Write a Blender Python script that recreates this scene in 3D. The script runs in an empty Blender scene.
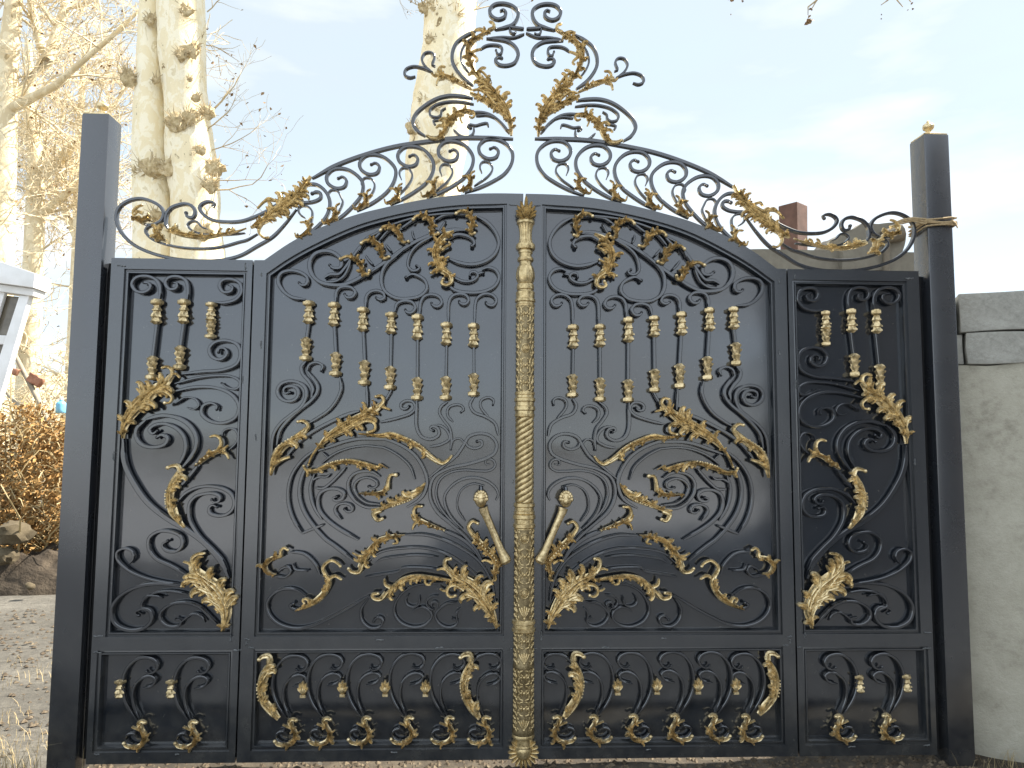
import bpy, bmesh, math, random
from mathutils import Vector, Matrix, noise
R = math.radians
PI = math.pi
scene = bpy.context.scene
COL = scene.collection
random.seed(7)

# ------------------------------------------------------------------ camera
CAM = (-0.21915178, -3.74570836, 1.52300602, 0.04308414, 0.08379496, 0.00625825)
F = 760.0
def basis():
    x, y, z, ya, p, r = CAM
    fw = Vector((math.sin(ya)*math.cos(p), math.cos(ya)*math.cos(p), math.sin(p)))
    rt = Vector((math.cos(ya), -math.sin(ya), 0))
    up = rt.cross(fw)
    return (math.cos(r)*rt + math.sin(r)*up), (-math.sin(r)*rt + math.cos(r)*up), fw
RT, UP, FW = basis()
cam_d = bpy.data.cameras.new('camera'); cam = bpy.data.objects.new('camera', cam_d); COL.objects.link(cam)
cam.matrix_world = Matrix.Translation(CAM[:3]) @ Matrix((RT, UP, -FW)).transposed().to_4x4()
cam_d.sensor_width = 36; cam_d.lens = F/1024*36; cam_d.clip_start = 0.05; cam_d.clip_end = 3000
scene.camera = cam

def at(px, py, Y):
    """survey helper: the point of the vertical plane y = Y seen at a photo position"""
    d = FW + RT*((px-512)/F) + UP*((384-py)/F)
    t = (Y-CAM[1])/d.y
    return Vector(CAM[:3]) + d*t

# ------------------------------------------------------------------ objects
def tag(o, label=None, cat=None, group=None, kind=None):
    if label: o['label'] = label
    if cat: o['category'] = cat
    if group: o['group'] = group
    if kind: o['kind'] = kind
    return o
def thing(name, label, cat, loc=(0, 0, 0), group=None):
    o = bpy.data.objects.new(name, None); COL.objects.link(o)
    o.location = loc; o.empty_display_size = 0.1
    return tag(o, label, cat, group)
def root_loc(p):
    while p.parent: p = p.parent
    return p.location
def obj(name, bm, mat, parent=None, smooth=40, flip=False, origin=None):
    if flip:
        for v in bm.verts: v.co.x = -v.co.x
    bmesh.ops.recalc_face_normals(bm, faces=bm.faces)
    off = root_loc(parent) if parent else (Vector(origin) if origin else Vector((0, 0, 0)))
    for v in bm.verts: v.co -= off
    me = bpy.data.meshes.new(name); bm.to_mesh(me); bm.free()
    me.materials.append(mat)
    if smooth:
        for p in me.polygons: p.use_smooth = True
        me.set_sharp_from_angle(angle=R(smooth))
    o = bpy.data.objects.new(name, me); COL.objects.link(o)
    if parent: o.parent = parent
    elif origin: o.location = off
    return o

# ------------------------------------------------------------------ materials
def new_mat(name):
    m = bpy.data.materials.new(name); m.use_nodes = True
    nt = m.node_tree; b = nt.nodes['Principled BSDF']
    return m, nt, b
def nd(nt, t, **kw):
    n = nt.nodes.new(t)
    for k, v in kw.items():
        if k in n.inputs.keys(): n.inputs[k].default_value = v
        else: setattr(n, k, v)
    return n
def ramp(nt, src, stops):
    r = nt.nodes.new('ShaderNodeValToRGB')
    el = r.color_ramp.elements
    while len(el) < len(stops): el.new(0.5)
    for e, (p, c) in zip(el, stops):
        e.position = p; e.color = (c[0], c[1], c[2], 1) if hasattr(c, '__len__') else (c, c, c, 1)
    nt.links.new(src, r.inputs[0]); return r.outputs[0]
def coords(nt): return nt.nodes.new('ShaderNodeTexCoord').outputs['Object']
def tex_noise(nt, scale, detail=5, rough=0.55, vec=None, dist=0.0):
    n = nd(nt, 'ShaderNodeTexNoise'); n.inputs['Scale'].default_value = scale; n.inputs['Detail'].default_value = detail
    n.inputs['Roughness'].default_value = rough; n.inputs['Distortion'].default_value = dist
    nt.links.new(vec if vec else coords(nt), n.inputs['Vector']); return n.outputs['Fac']
def bump(nt, b, h, strength, dist):
    n = nt.nodes.new('ShaderNodeBump'); n.inputs['Strength'].default_value = strength; n.inputs['Distance'].default_value = dist
    nt.links.new(h, n.inputs['Height']); nt.links.new(n.outputs[0], b.inputs['Normal'])
def noisy(name, stops, scale=4, rough=0.8, bscale=40, bstr=0.4, bdist=0.01, detail=6, metallic=0, dist=0.0):
    m, nt, b = new_mat(name)
    c = ramp(nt, tex_noise(nt, scale, detail, 0.6, dist=dist), stops)
    nt.links.new(c, b.inputs['Base Color']); b.inputs['Roughness'].default_value = rough; b.inputs['Metallic'].default_value = metallic
    if bstr: bump(nt, b, tex_noise(nt, bscale, 6, 0.6), bstr, bdist)
    return m

def paint(name, base, r0, r1, wave=0.0):
    m, nt, b = new_mat(name)
    n = tex_noise(nt, 1.7, 6, 0.62)
    rr = ramp(nt, n, [(0.3, r0), (0.72, r1)]); nt.links.new(rr, b.inputs['Roughness'])
    # road dust lying low on the gate and scattered specks of filler and chipped paint
    geo = nt.nodes.new('ShaderNodeNewGeometry'); sep = nt.nodes.new('ShaderNodeSeparateXYZ'); nt.links.new(geo.outputs['Position'], sep.inputs[0])
    mr = nt.nodes.new('ShaderNodeMapRange'); mr.inputs[1].default_value = 0.0; mr.inputs[2].default_value = 0.9; mr.inputs[3].default_value = 0.30; mr.inputs[4].default_value = 0.03
    nt.links.new(sep.outputs['Z'], mr.inputs[0])
    d = ramp(nt, tex_noise(nt, 9, 8, 0.7), [(0.38, 0.0), (0.75, 1.0)])
    mu = nd(nt, 'ShaderNodeMath', operation='MULTIPLY'); nt.links.new(mr.outputs[0], mu.inputs[0]); nt.links.new(d, mu.inputs[1])
    sp = ramp(nt, tex_noise(nt, 60, 2, 0.5), [(0.735, 0.0), (0.76, 0.5)])
    mpg = nt.nodes.new('ShaderNodeMapping'); mpg.inputs['Scale'].default_value = (3, 30, 42); nt.links.new(coords(nt), mpg.inputs[0])
    sc1 = ramp(nt, tex_noise(nt, 1.0, 6, .7, mpg.outputs[0]), [(.66, 0.0), (.72, .42)])
    sc2 = ramp(nt, tex_noise(nt, 1.4, 2), [(.52, 0.0), (.62, 1.0)])
    scm = nd(nt, 'ShaderNodeMath', operation='MULTIPLY'); nt.links.new(sc1, scm.inputs[0]); nt.links.new(sc2, scm.inputs[1])
    mx0 = nd(nt, 'ShaderNodeMath', operation='MAXIMUM'); nt.links.new(sp, mx0.inputs[0]); nt.links.new(scm.outputs[0], mx0.inputs[1])
    mx = nd(nt, 'ShaderNodeMath', operation='MAXIMUM'); nt.links.new(mu.outputs[0], mx.inputs[0]); nt.links.new((sp if wave > .055 else mx0.outputs[0]), mx.inputs[1])
    mix = nt.nodes.new('ShaderNodeMix'); mix.data_type = 'RGBA'
    mix.inputs[6].default_value = (*base, 1); mix.inputs[7].default_value = (0.16, 0.15, 0.125, 1)
    nt.links.new(mx.outputs[0], mix.inputs[0]); nt.links.new(mix.outputs[2], b.inputs['Base Color'])
    b.inputs['IOR'].default_value = 1.95; b.inputs['Specular IOR Level'].default_value = 0.5
    if wave: bump(nt, b, tex_noise(nt, 2.2, 2, 0.4), wave, 0.05)
    return m
M_SHEET = paint('black_sheet_paint', (0.012, 0.015, 0.020), 0.08, 0.16, 0.10)
M_FRAME = paint('black_frame_paint', (0.014, 0.017, 0.021), 0.15, 0.30)
M_BAR = paint('black_bar_paint', (0.011, 0.013, 0.017), 0.12, 0.24)
M_POST = paint('black_post_paint', (0.016, 0.018, 0.022), 0.20, 0.34, 0.05)
M_DARK = noisy('rubber_black', [(0.3, (0.006,)*3), (0.7, (0.012,)*3)], rough=0.9, bstr=0)

def gold(name, a, c, r=0.38, st=.25, p0=.36):
    m, nt, b = new_mat(name)
    n = ramp(nt, tex_noise(nt, 46, 7, 0.72), [(p0, (a[0]*st, a[1]*st, a[2]*st*1.1)), (p0+.08, a), (0.62, c)])
    nt.links.new(n, b.inputs['Base Color']); b.inputs['Metallic'].default_value = 0.72
    rr = ramp(nt, tex_noise(nt, 70, 3), [(0.3, r-0.08), (0.7, r+0.1)]); nt.links.new(rr, b.inputs['Roughness'])
    bump(nt, b, tex_noise(nt, 180, 4, 0.6), 0.35, 0.003)
    return m
M_GOLD = gold('gold_cast_paint', (0.50, 0.38, 0.19), (0.88, 0.725, 0.44), 0.29, .22, .335)
M_COLLAR = gold('collar_gold', (0.40, 0.30, 0.145), (0.76, 0.605, 0.35), 0.32, .4, .32)
M_BRONZE = gold('dark_bronze', (0.04, 0.03, 0.015), (0.08, 0.06, 0.03), 0.34, .5, .3)
M_GOLDC = gold('antique_gold', (0.34, 0.25, 0.115), (0.66, 0.515, 0.275), 0.29, .45, .3)

# ------------------------------------------------------------------ curve helpers
def cr(pts, step=0.012):
    """centripetal-ish Catmull-Rom through 2-D points, resampled evenly"""
    P = [Vector(p) for p in pts]
    if len(P) == 2:
        n = max(2, int((P[1]-P[0]).length/step/3)); return [P[0].lerp(P[1], i/n) for i in range(n+1)]
    E = [P[0]*2-P[1]] + P + [P[-1]*2-P[-2]]
    raw = []
    for i in range(len(P)-1):
        p0, p1, p2, p3 = E[i:i+4]
        d1 = max((p2-p1).length, 1e-6)**0.5; d0 = max((p1-p0).length, 1e-6)**0.5; d2 = max((p3-p2).length, 1e-6)**0.5
        m1 = ((p1-p0)/d0 - (p2-p0)/(d0+d1) + (p2-p1)/d1)*d1
        m2 = ((p2-p1)/d1 - (p3-p1)/(d1+d2) + (p3-p2)/d2)*d1
        for k in range(12):
            t = k/12; a = t*t*t; b = t*t
            raw.append(p1*(2*a-3*b+1) + m1*(a-2*b+t) + p2*(-2*a+3*b) + m2*(a-b))
    raw.append(P[-1])
    return resample(raw, step)
def resample(raw, step):
    L = [0]
    for i in range(1, len(raw)): L.append(L[-1]+(raw[i]-raw[i-1]).length)
    n = max(4, int(L[-1]/step)); out = []; j = 0
    for i in range(n+1):
        s = L[-1]*i/n
        while j < len(L)-2 and L[j+1] < s: j += 1
        out.append(raw[j].lerp(raw[j+1], (s-L[j])/max(1e-9, L[j+1]-L[j])))
    return out
def frames2(P):
    out = []
    for i in range(len(P)):
        t = (P[min(i+1, len(P)-1)]-P[max(i-1, 0)]).normalized(); out.append((t, Vector((-t.y, t.x))))
    return out
def skin(bm, rings, cap=True):
    R_ = [[bm.verts.new(p) for p in r] for r in rings]; n = len(R_[0])
    for a, b in zip(R_, R_[1:]):
        for i in range(n): bm.faces.new((a[i], a[(i+1) % n], b[(i+1) % n], b[i]))
    if cap:
        bm.faces.new(R_[0][::-1]); bm.faces.new(R_[-1])
def dome(bm, u, y, z, r, h, seg=8):
    """low button, round towards the viewer's side (-y)"""
    prev = None
    rr = [(1, 0), (0.92, 0.45), (0.65, 0.8), (0.25, 1)]
    rings = [[(u+r*a*math.cos(2*PI*k/seg), y-h*b, z+r*a*math.sin(2*PI*k/seg)) for k in range(seg)] for a, b in rr]
    skin(bm, rings)
def ball(bm, c, r, seg=8, rg=6, sz=1.0):
    skin(bm, [[(c[0]+r*math.sin(PI*(i+.02)/(rg+.04))*math.cos(2*PI*k/seg), c[1]+r*math.sin(PI*(i+.02)/(rg+.04))*math.sin(2*PI*k/seg), c[2]+sz*r*math.cos(PI*(i+.02)/(rg+.04))) for k in range(seg)] for i in range(rg+1)])
def box(bm, x0, x1, y0, y1, z0, z1):
    v = [bm.verts.new(p) for p in ((x0,y0,z0),(x1,y0,z0),(x1,y1,z0),(x0,y1,z0),(x0,y0,z1),(x1,y0,z1),(x1,y1,z1),(x0,y1,z1))]
    for f in ((0,1,2,3),(4,5,6,7),(0,1,5,4),(1,2,6,5),(2,3,7,6),(3,0,4,7)): bm.faces.new([v[i] for i in f])
def prism(bm, poly, y0, y1):
    a = [bm.verts.new((p[0], y0, p[1])) for p in poly]; b = [bm.verts.new((p[0], y1, p[1])) for p in poly]
    n = len(poly); bm.faces.new(a); bm.faces.new(b[::-1])
    for i in range(n): bm.faces.new((a[i], a[(i+1) % n], b[(i+1) % n], b[i]))
def bevel(bm, w, seg=2):
    bmesh.ops.recalc_face_normals(bm, faces=bm.faces)
    bmesh.ops.bevel(bm, geom=[e for e in bm.edges if len(e.link_faces) == 2 and e.calc_face_angle(0) > 0.5], offset=w, segments=seg, affect='EDGES', profile=0.6)
def tube(bm, P, rad, seg=6, cap=True):
    """tapered tube through 3-D points"""
    P = [Vector(p) for p in P]; rings = []; up = Vector((0.31, 0.12, 0.94))
    for i, p in enumerate(P):
        t = (P[min(i+1, len(P)-1)]-P[max(i-1, 0)]).normalized()
        a = t.cross(up)
        if a.length < 0.1: a = t.cross(Vector((1, 0, 0)))
        a.normalize(); b = t.cross(a); r = rad[i] if hasattr(rad, '__len__') else rad
        rings.append([p+a*r*math.cos(2*PI*k/seg)+b*r*math.sin(2*PI*k/seg) for k in range(seg)])
    skin(bm, rings, cap)

# survey crops: (origin x, origin y, magnification)
CR = dict(S1=(90,260,4.041), S2=(90,440,3.84), L1=(250,190,5.12), L2=(380,190,5.12), L3=(250,330,5.12), L4=(380,330,5.12),
          L5=(250,480,4.8), L6=(380,480,4.8), M1=(260,420,6.4), M2=(370,420,5.486), B1=(80,630,5.565), B2=(235,630,5.565),
          B3=(380,630,5.565), LG=(370,560,7.314), T2=(360,200,7.677), W2=(150,425,7.311), W1=(110,350,8.54),
          C3=(530,0,8.533), C4=(530,70,8.533), K3=(530,120,4.876), K4=(700,120,3.938), K5=(720,180,7.68), K6=(800,190,7.877), PX=(0,0,1))
def px(spec):
    """'L1 10,20 30,40 M1 5,6' -> photo positions"""
    out = []; c = CR['PX']
    for w in spec.split():
        if ',' in w:
            a, b = w.split(','); out.append((c[0]+float(a)/c[2], c[1]+float(b)/c[2]))
        else: c = CR[w]
    return out
def plane(spec, Y, mir=False):
    q = px(spec) if isinstance(spec, str) else spec
    out = []
    for p in q:
        v = at(p[0], p[1], Y); out.append((-v.x if mir else v.x, v.z))
    return out
PXM = 1/203.0      # metres per photo pixel on the gate

NB = 0; JR = random.Random(77)
def bar(bm, pts, w=2.8, yf=0.002, yb=0.0270, eye=0, taper=0.5, tw=0.10):
    global NB; NB += 1; yf += (NB*5 % 9)*0.00045
    jx, jz, js = JR.gauss(0, .0016), JR.gauss(0, .0016), JR.gauss(1, .006); c0 = Vector((sum(p[0] for p in pts)/len(pts), sum(p[1] for p in pts)/len(pts)))
    if len(pts) > 3: pts = [tuple(c0+(Vector(p)-c0)*js+Vector((jx, jz))) for p in pts]
    P = cr(pts, 0.009); FR = frames2(P); n = len(P); hw = w*PXM/2*1.12; c = min(0.0028, hw*0.45); rings = []
    for i, (p, (t, nn)) in enumerate(zip(P, FR)):
        s = i/(n-1); k = min(1, taper+(1-taper)*min(s, 1-s)/tw)
        h = hw*k; y_f = yf
        rings.append([(p.x+nn.x*o, y, p.y+nn.y*o) for o, y in ((-h, yb), (-h, y_f+c), (-h+c*k, y_f), (h-c*k, y_f), (h, y_f+c), (h, yb))])
    skin(bm, rings)
    if yb < .028 and n > 8:
        for k in (n//4, (3*n)//4):
            p = P[k]; box(bm, p.x-hw*.6, p.x+hw*.6, yb-.003, .0415, p.y-hw*.6, p.y+hw*.6)
    if eye:
        p = P[-1]; dome(bm, p.x, yf+0.014, p.y, eye*PXM, 0.017)

# ------------------------------------------------------------------ cast acanthus
def prof_leaf(t):
    return (0.45+0.55*math.sin(PI/2*t/0.55)) if t < 0.55 else max(0.10, math.sqrt(max(0.0, 1-((t-0.55)/0.45)**2.2)))
def prof_rach(t): return max(0.10, 1-0.85*t**1.3)
def blade(bm, P, w, h, y0, lift=0.0, prof=prof_leaf, thick=0.009, roll=0.0):
    FR = frames2(P); n = len(P); rings = []
    for i, (p, (t, nn)) in enumerate(zip(P, FR)):
        s = i/(n-1); k = prof(s); wd = w*k; hh = h*(0.35+0.65*k); y = y0-lift*s**1.6
        rings.append([(p.x+nn.x*o*wd, yy, p.y+nn.y*o*wd) for o, yy in
            ((-0.85, y+thick), (-1, y-roll*hh), (-0.52, y-hh), (0, y-0.5*hh), (0.52, y-hh), (1, y+roll*hh), (0.85, y+thick))])
    skin(bm, rings)
def interp(a, s):
    x = s*(len(a)-1); i = min(int(x), len(a)-2); return a[i]+(a[i+1]-a[i])*(x-i)
def acanthus(bm, spine, wid, n, sides='B', y0=0.0, rng=None, rach=0.34, curl=1.0, pearls=None, ang=(46, 24)):
    """spine: root first; wid: half widths in photo px along it"""
    rng = rng or random.Random(3)
    wid = [w*(1.12 if sides == 'B' else 1.32) for w in wid]
    P = cr(spine, 0.005); FR = frames2(P); m = len(P)
    L = sum((P[i+1]-P[i]).length for i in range(m-1))
    one = sides != 'B'
    # the solid body of the casting
    body = [interp(wid, k/20)*PXM for k in range(21)]
    off = 0.0 if not one else (0.34 if sides == 'L' else -0.34)
    B = [p+nn*off*interp(body, i/(m-1)) for i, (p, (t, nn)) in enumerate(zip(P, FR))]
    kb = 0.62 if not one else 0.40
    blade(bm, B, 1.0, 0.010, y0+0.003, 0.003, prof=lambda t: max(0.0012, kb*interp(body, t)), thick=0.007)
    slim = max(wid) < 7.2
    n = max(3, int(round(n*(0.68 if one else (0.66 if slim else 0.75)))))
    for i in range(n):
        s = 0.02+0.86*(i+0.3)/n
        for sd, ch in ((1, 'L'), (-1, 'R')):
            if one and sides != ch: continue
            ss = min(0.95, max(0.0, s+rng.uniform(-0.25, 0.25)/n)); j = int(ss*(m-1))
            W = interp(wid, min(1, ss+.06))*PXM*rng.uniform(0.82, 1.18)
            t, nn = FR[j]; a = R(ang[0]+(ang[1]-ang[0])*ss+rng.uniform(-7, 7))
            if slim or one: a *= 0.72
            d = t*math.cos(a)+nn*sd*math.sin(a); o = Vector((-d.y, d.x))*sd
            ln = min(W*(0.84 if (slim or one) else 0.92)/math.sin(a), W*2.2, L*0.45)
            p0 = P[j]-t*W*0.2; cu = curl*rng.uniform(0.5, 1.3)
            q = [p0, p0+d*ln*0.35-o*ln*0.10, p0+d*ln*0.70-o*ln*0.08, p0+d*ln*0.96+o*ln*0.06*cu, p0+d*ln*1.05+o*ln*0.22*cu, p0+d*ln*0.99+o*ln*0.34*cu]
            bw = W*(rng.uniform(0.34, 0.46) if (slim or one) else rng.uniform(0.24, 0.36))
            lf = rng.uniform(0.004, 0.013)
            blade(bm, cr(q, 0.004), bw, 0.010+0.12*W, y0-rng.uniform(0.000, 0.005), lf, roll=0.25*sd)
            # side toes of the leaflet
            for f, e in ((0.45, 0.42), (0.68, 0.34)):
                b0 = p0+d*ln*f-o*ln*0.08; dd = (d*0.75+o*0.65).normalized()
                blade(bm, cr([b0, b0+dd*ln*e*0.55, b0+dd*ln*e+o*ln*0.05], 0.004), bw*0.5, 0.008+.06*W, y0-lf*f-0.001, 0.004, roll=0.2*sd)
            q2 = [p0+nn*sd*W*0.05+t*W*0.15, p0+d*ln*0.4+t*W*0.2, p0+d*ln*0.66+t*W*0.34+o*ln*0.03, p0+d*ln*0.74+t*W*0.36+o*ln*0.14*cu]
            blade(bm, cr(q2, 0.004), bw*0.55, 0.009, y0-0.008-0.07*W, 0.006, roll=0.2*sd)
    # long strands lying along the body
    for f in ((-0.42, -0.2, 0.22, 0.45) if not one else ((0.1, 0.45) if sides == 'L' else (-0.1, -0.45))):
        a, b = rng.uniform(0.0, 0.15), rng.uniform(0.7, 0.95); ia, ib = int(a*(m-1)), int(b*(m-1))
        S_ = [P[k]+FR[k][1]*f*interp(body, k/(m-1))*(0.4+0.6*math.sin(PI*(k-ia)/max(1, ib-ia))) for k in range(ia, ib+1)]
        if len(S_) > 3: blade(bm, S_, max(body)*0.13, 0.008, y0-0.009-0.05*max(body), 0.003)
    wm = [interp(wid, k/20)*PXM*rach*0.8 for k in range(21)]
    blade(bm, P, 1.0, 0.017, y0-0.004, 0.004, prof=lambda t: max(0.0014, interp(wm, t)*(1-0.3*t)))
    if pearls:
        a, b, k = pearls
        for i in range(k):
            j = int((a+(b-a)*i/(k-1))*(m-1)); p = P[j]-FR[j][1]*(0 if not one else off)*interp(body, j/(m-1))*0.6
            ball(bm, (p.x, y0-0.017, p.y), 0.0052, 6, 4)
def curl_(bm, pts, w=2.0, y0=-0.006, tip=1.7, lift=0.004):
    P = cr(pts, 0.005)
    blade(bm, P, w*PXM*1.15, 0.011, y0, lift, prof=lambda t: 1-0.45*t)
    if tip: dome(bm, P[-1].x, y0-lift*0.6, P[-1].y, tip*PXM, 0.011)

def lathe_v(bm, u, y, z0, z1, prof, r, seg=10, flat=1.0, bumps=None):
    """turned casting along a vertical axis; prof = [(t, radius factor)] from top to bottom"""
    rings = []
    for t, k in prof:
        z = z1+(z0-z1)*t; ring = []
        for q in range(seg):
            a = 2*PI*q/seg; rr = r*k
            if bumps: rr *= bumps(t, a)
            ring.append((u+rr*math.cos(a), y+rr*flat*math.sin(a), z))
        rings.append(ring)
    skin(bm, rings)
COLLAR = [(0,.55),(.03,.62),(.05,.95),(.16,1.0),(.2,.9),(.225,.66),(.25,.5),(.29,.48),(.36,.6),(.42,.74),(.45,.78),(.48,.58),(.52,.54),(.58,.66),(.66,.84),(.71,.88),(.735,.62),(.78,.64),(.85,.84),(.90,.88),(.94,.66),(1,.36)]
def leafy(t, a):
    if 0.04 < t < 0.21: return 0.86/max(abs(math.cos(a+.4)), abs(math.sin(a+.4)))
    return 1+0.17*math.cos(5*a+t*11)+0.09*math.cos(9*a-t*24)
def collar(bm, x, ytop, ybot, mir, up=True, r=5.2):
    (u, z1), (_, z0) = plane([(x, ytop), (x, ybot)], 0.005, mir)
    lathe_v(bm, u, 0.010, z0, z1, COLLAR if up else [(1-t, k) for t, k in COLLAR[::-1]], r*PXM*1.08, 20, 1.0,
            leafy if up else (lambda t, a: leafy(1-t, a)))

# ------------------------------------------------------------------ frames
def offset_poly(P, d):
    n = len(P); out = []
    for i in range(n):
        a, b, c = Vector(P[i-1]), Vector(P[i]), Vector(P[(i+1) % n])
        e1, e2 = (b-a).normalized(), (c-b).normalized()
        n1, n2 = Vector((e1.y, -e1.x)), Vector((e2.y, -e2.x)); m = (n1+n2).normalized()
        out.append(tuple(b+m*d/max(0.4, m.dot(n1))))
    return out
BEAD = 0.024
def bead(bm, P):
    """stepped moulding round an opening (P counter-clockwise, inner edge)"""
    loops = [(offset_poly(P, BEAD), 0.010), (offset_poly(P, BEAD*0.62), 0.0085), (offset_poly(P, BEAD*0.5), 0.004), (offset_poly(P, BEAD*0.22), 0.004), (offset_poly(P, 0.001), 0.011), (P, 0.046)]
    V = [[bm.verts.new((p[0], y, p[1])) for p in l] for l, y in loops]; n = len(P)
    for a, b in zip(V, V[1:]):
        for i in range(n): bm.faces.new((a[i], a[(i+1) % n], b[(i+1) % n], b[i]))
def zint(pl, u):
    for (a, b), (c, d) in zip(pl, pl[1:]):
        if a <= u <= c: return b+(d-b)*(u-a)/(c-a)
    return pl[0][1] if u < pl[0][0] else pl[-1][1]

# arch lines in gate coordinates (left half, x grows to the middle)
ARCH = [(-1.36,2.440),(-1.288,2.441),(-1.165,2.531),(-1.054,2.594),(-0.937,2.645),(-0.824,2.686),(-0.705,2.718),(-0.591,2.746),(-0.476,2.770),(-0.296,2.796),(-0.15,2.804),(0.0,2.805)]
def smooth_arch(pl):
    return pl[:2]+[tuple(p) for p in cr(pl[1:], 0.03)][1:]
ARCH = smooth_arch(ARCH)
ARCH_IN = [(-1.252,2.362),(-1.162,2.428),(-1.044,2.499),(-0.822,2.606),(-0.59,2.673),(-0.355,2.713),(-0.113,2.727)]
ARCH_IN = [tuple(p) for p in cr(ARCH_IN, 0.04)]

def door_frame(bm):
    up = [(-1.252, 0.645), (-0.113, 0.645)] + ARCH_IN[::-1]
    lo = [(-1.256, 0.121), (-0.108, 0.121), (-0.108, 0.540), (-1.256, 0.540)]
    bead(bm, up); bead(bm, lo)
    uo = offset_poly(up, BEAD); aro = uo[2:][::-1]
    x0, x1, xi0, xi1 = -1.337, -0.006, uo[0][0], uo[1][0]
    zb, zt = 0.645-BEAD, 0.540+BEAD
    # stiles
    prism(bm, [(x0,.046),(xi0,.046),(xi0,aro[0][1])] + [(u, z) for u, z in ARCH if x0 < u < xi0][::-1] + [(xi0, zint(ARCH, xi0))][:0] + [(x0, zint(ARCH, x0))], 0, .05) if False else None
    prism(bm, [(x0,.046),(xi0,.046),(xi0,zint(ARCH, xi0)),(-1.288,2.441),(x0,2.440)], 0, .05)
    prism(bm, [(xi1,.046),(x1,.046),(x1,2.805),(xi1,zint(ARCH, xi1))], 0, .05)
    # rails
    lx0, lx1 = -1.256-BEAD, -0.108+BEAD
    prism(bm, [(xi0,.046),(xi1,.046),(xi1,.121-BEAD),(xi0,.121-BEAD)], 0, .05)
    prism(bm, [(xi0,zt),(xi1,zt),(xi1,zb),(xi0,zb)], 0, .05)
    for a, b in ((xi0, lx0), (lx1, xi1)):
        if b-a > 1e-4: prism(bm, [(a,.121-BEAD),(b,.121-BEAD),(b,zt),(a,zt)], 0, .05)
    # arched head
    us = sorted(set([xi0, xi1]+[p[0] for p in aro]+[p[0] for p in ARCH if xi0 < p[0] < xi1]))
    for a, b in zip(us, us[1:]):
        if b-a > 1e-5: prism(bm, [(a, zint(aro, a)), (b, zint(aro, b)), (b, zint(ARCH, b)), (a, zint(ARCH, a))], 0, .05)
def door_sheets(side, root, flip):
    bm = bmesh.new(); prism(bm, [(-1.262,.635),(-.103,.635)]+[(p[0], p[1]+.012) for p in ARCH_IN[::-1]], .0405, .052)
    obj('panel_sheet', bm, M_SHEET, root, 0, flip)
    bm = bmesh.new(); prism(bm, [(-1.266,.112),(-.10,.112),(-.10,.262),(-1.266,.262)], .0410, .052)
    prism(bm, [(-1.266,.262),(-.10,.262),(-.10,.55),(-1.266,.55)], .0400, .052)
    obj('kick_sheet', bm, M_SHEET, root, 0, flip)
def wing_frame(bm):
    up = [(-1.944,.647),(-1.396,.647),(-1.392,2.362),(-1.940,2.362)]
    lo = [(-1.978,.121),(-1.398,.121),(-1.398,.536),(-1.978,.536)]
    bead(bm, up); bead(bm, lo)
    U = offset_poly(up, BEAD); Lo = offset_poly(lo, BEAD)
    x0, x1, z0, z1 = -2.028, -1.345, .046, 2.440
    prism(bm, [(x0,z0),(x1,z0),(x1,Lo[0][1]),(x0,Lo[0][1])], 0, .05)
    prism(bm, [(x0,Lo[3][1]),(x1,Lo[3][1]),(x1,U[0][1]),(x0,U[0][1])], 0, .05)
    prism(bm, [(x0,U[3][1]),(x1,U[3][1]),(x1,z1),(x0,z1)], 0, .05)
    for q, za, zb in ((Lo, Lo[0][1], Lo[3][1]), (U, U[0][1], U[3][1])):
        prism(bm, [(x0,za),(q[0][0],za),(q[3][0],zb),(x0,zb)], 0, .05)
        prism(bm, [(q[1][0],za),(x1,za),(x1,zb),(q[2][0],zb)], 0, .05)

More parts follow.
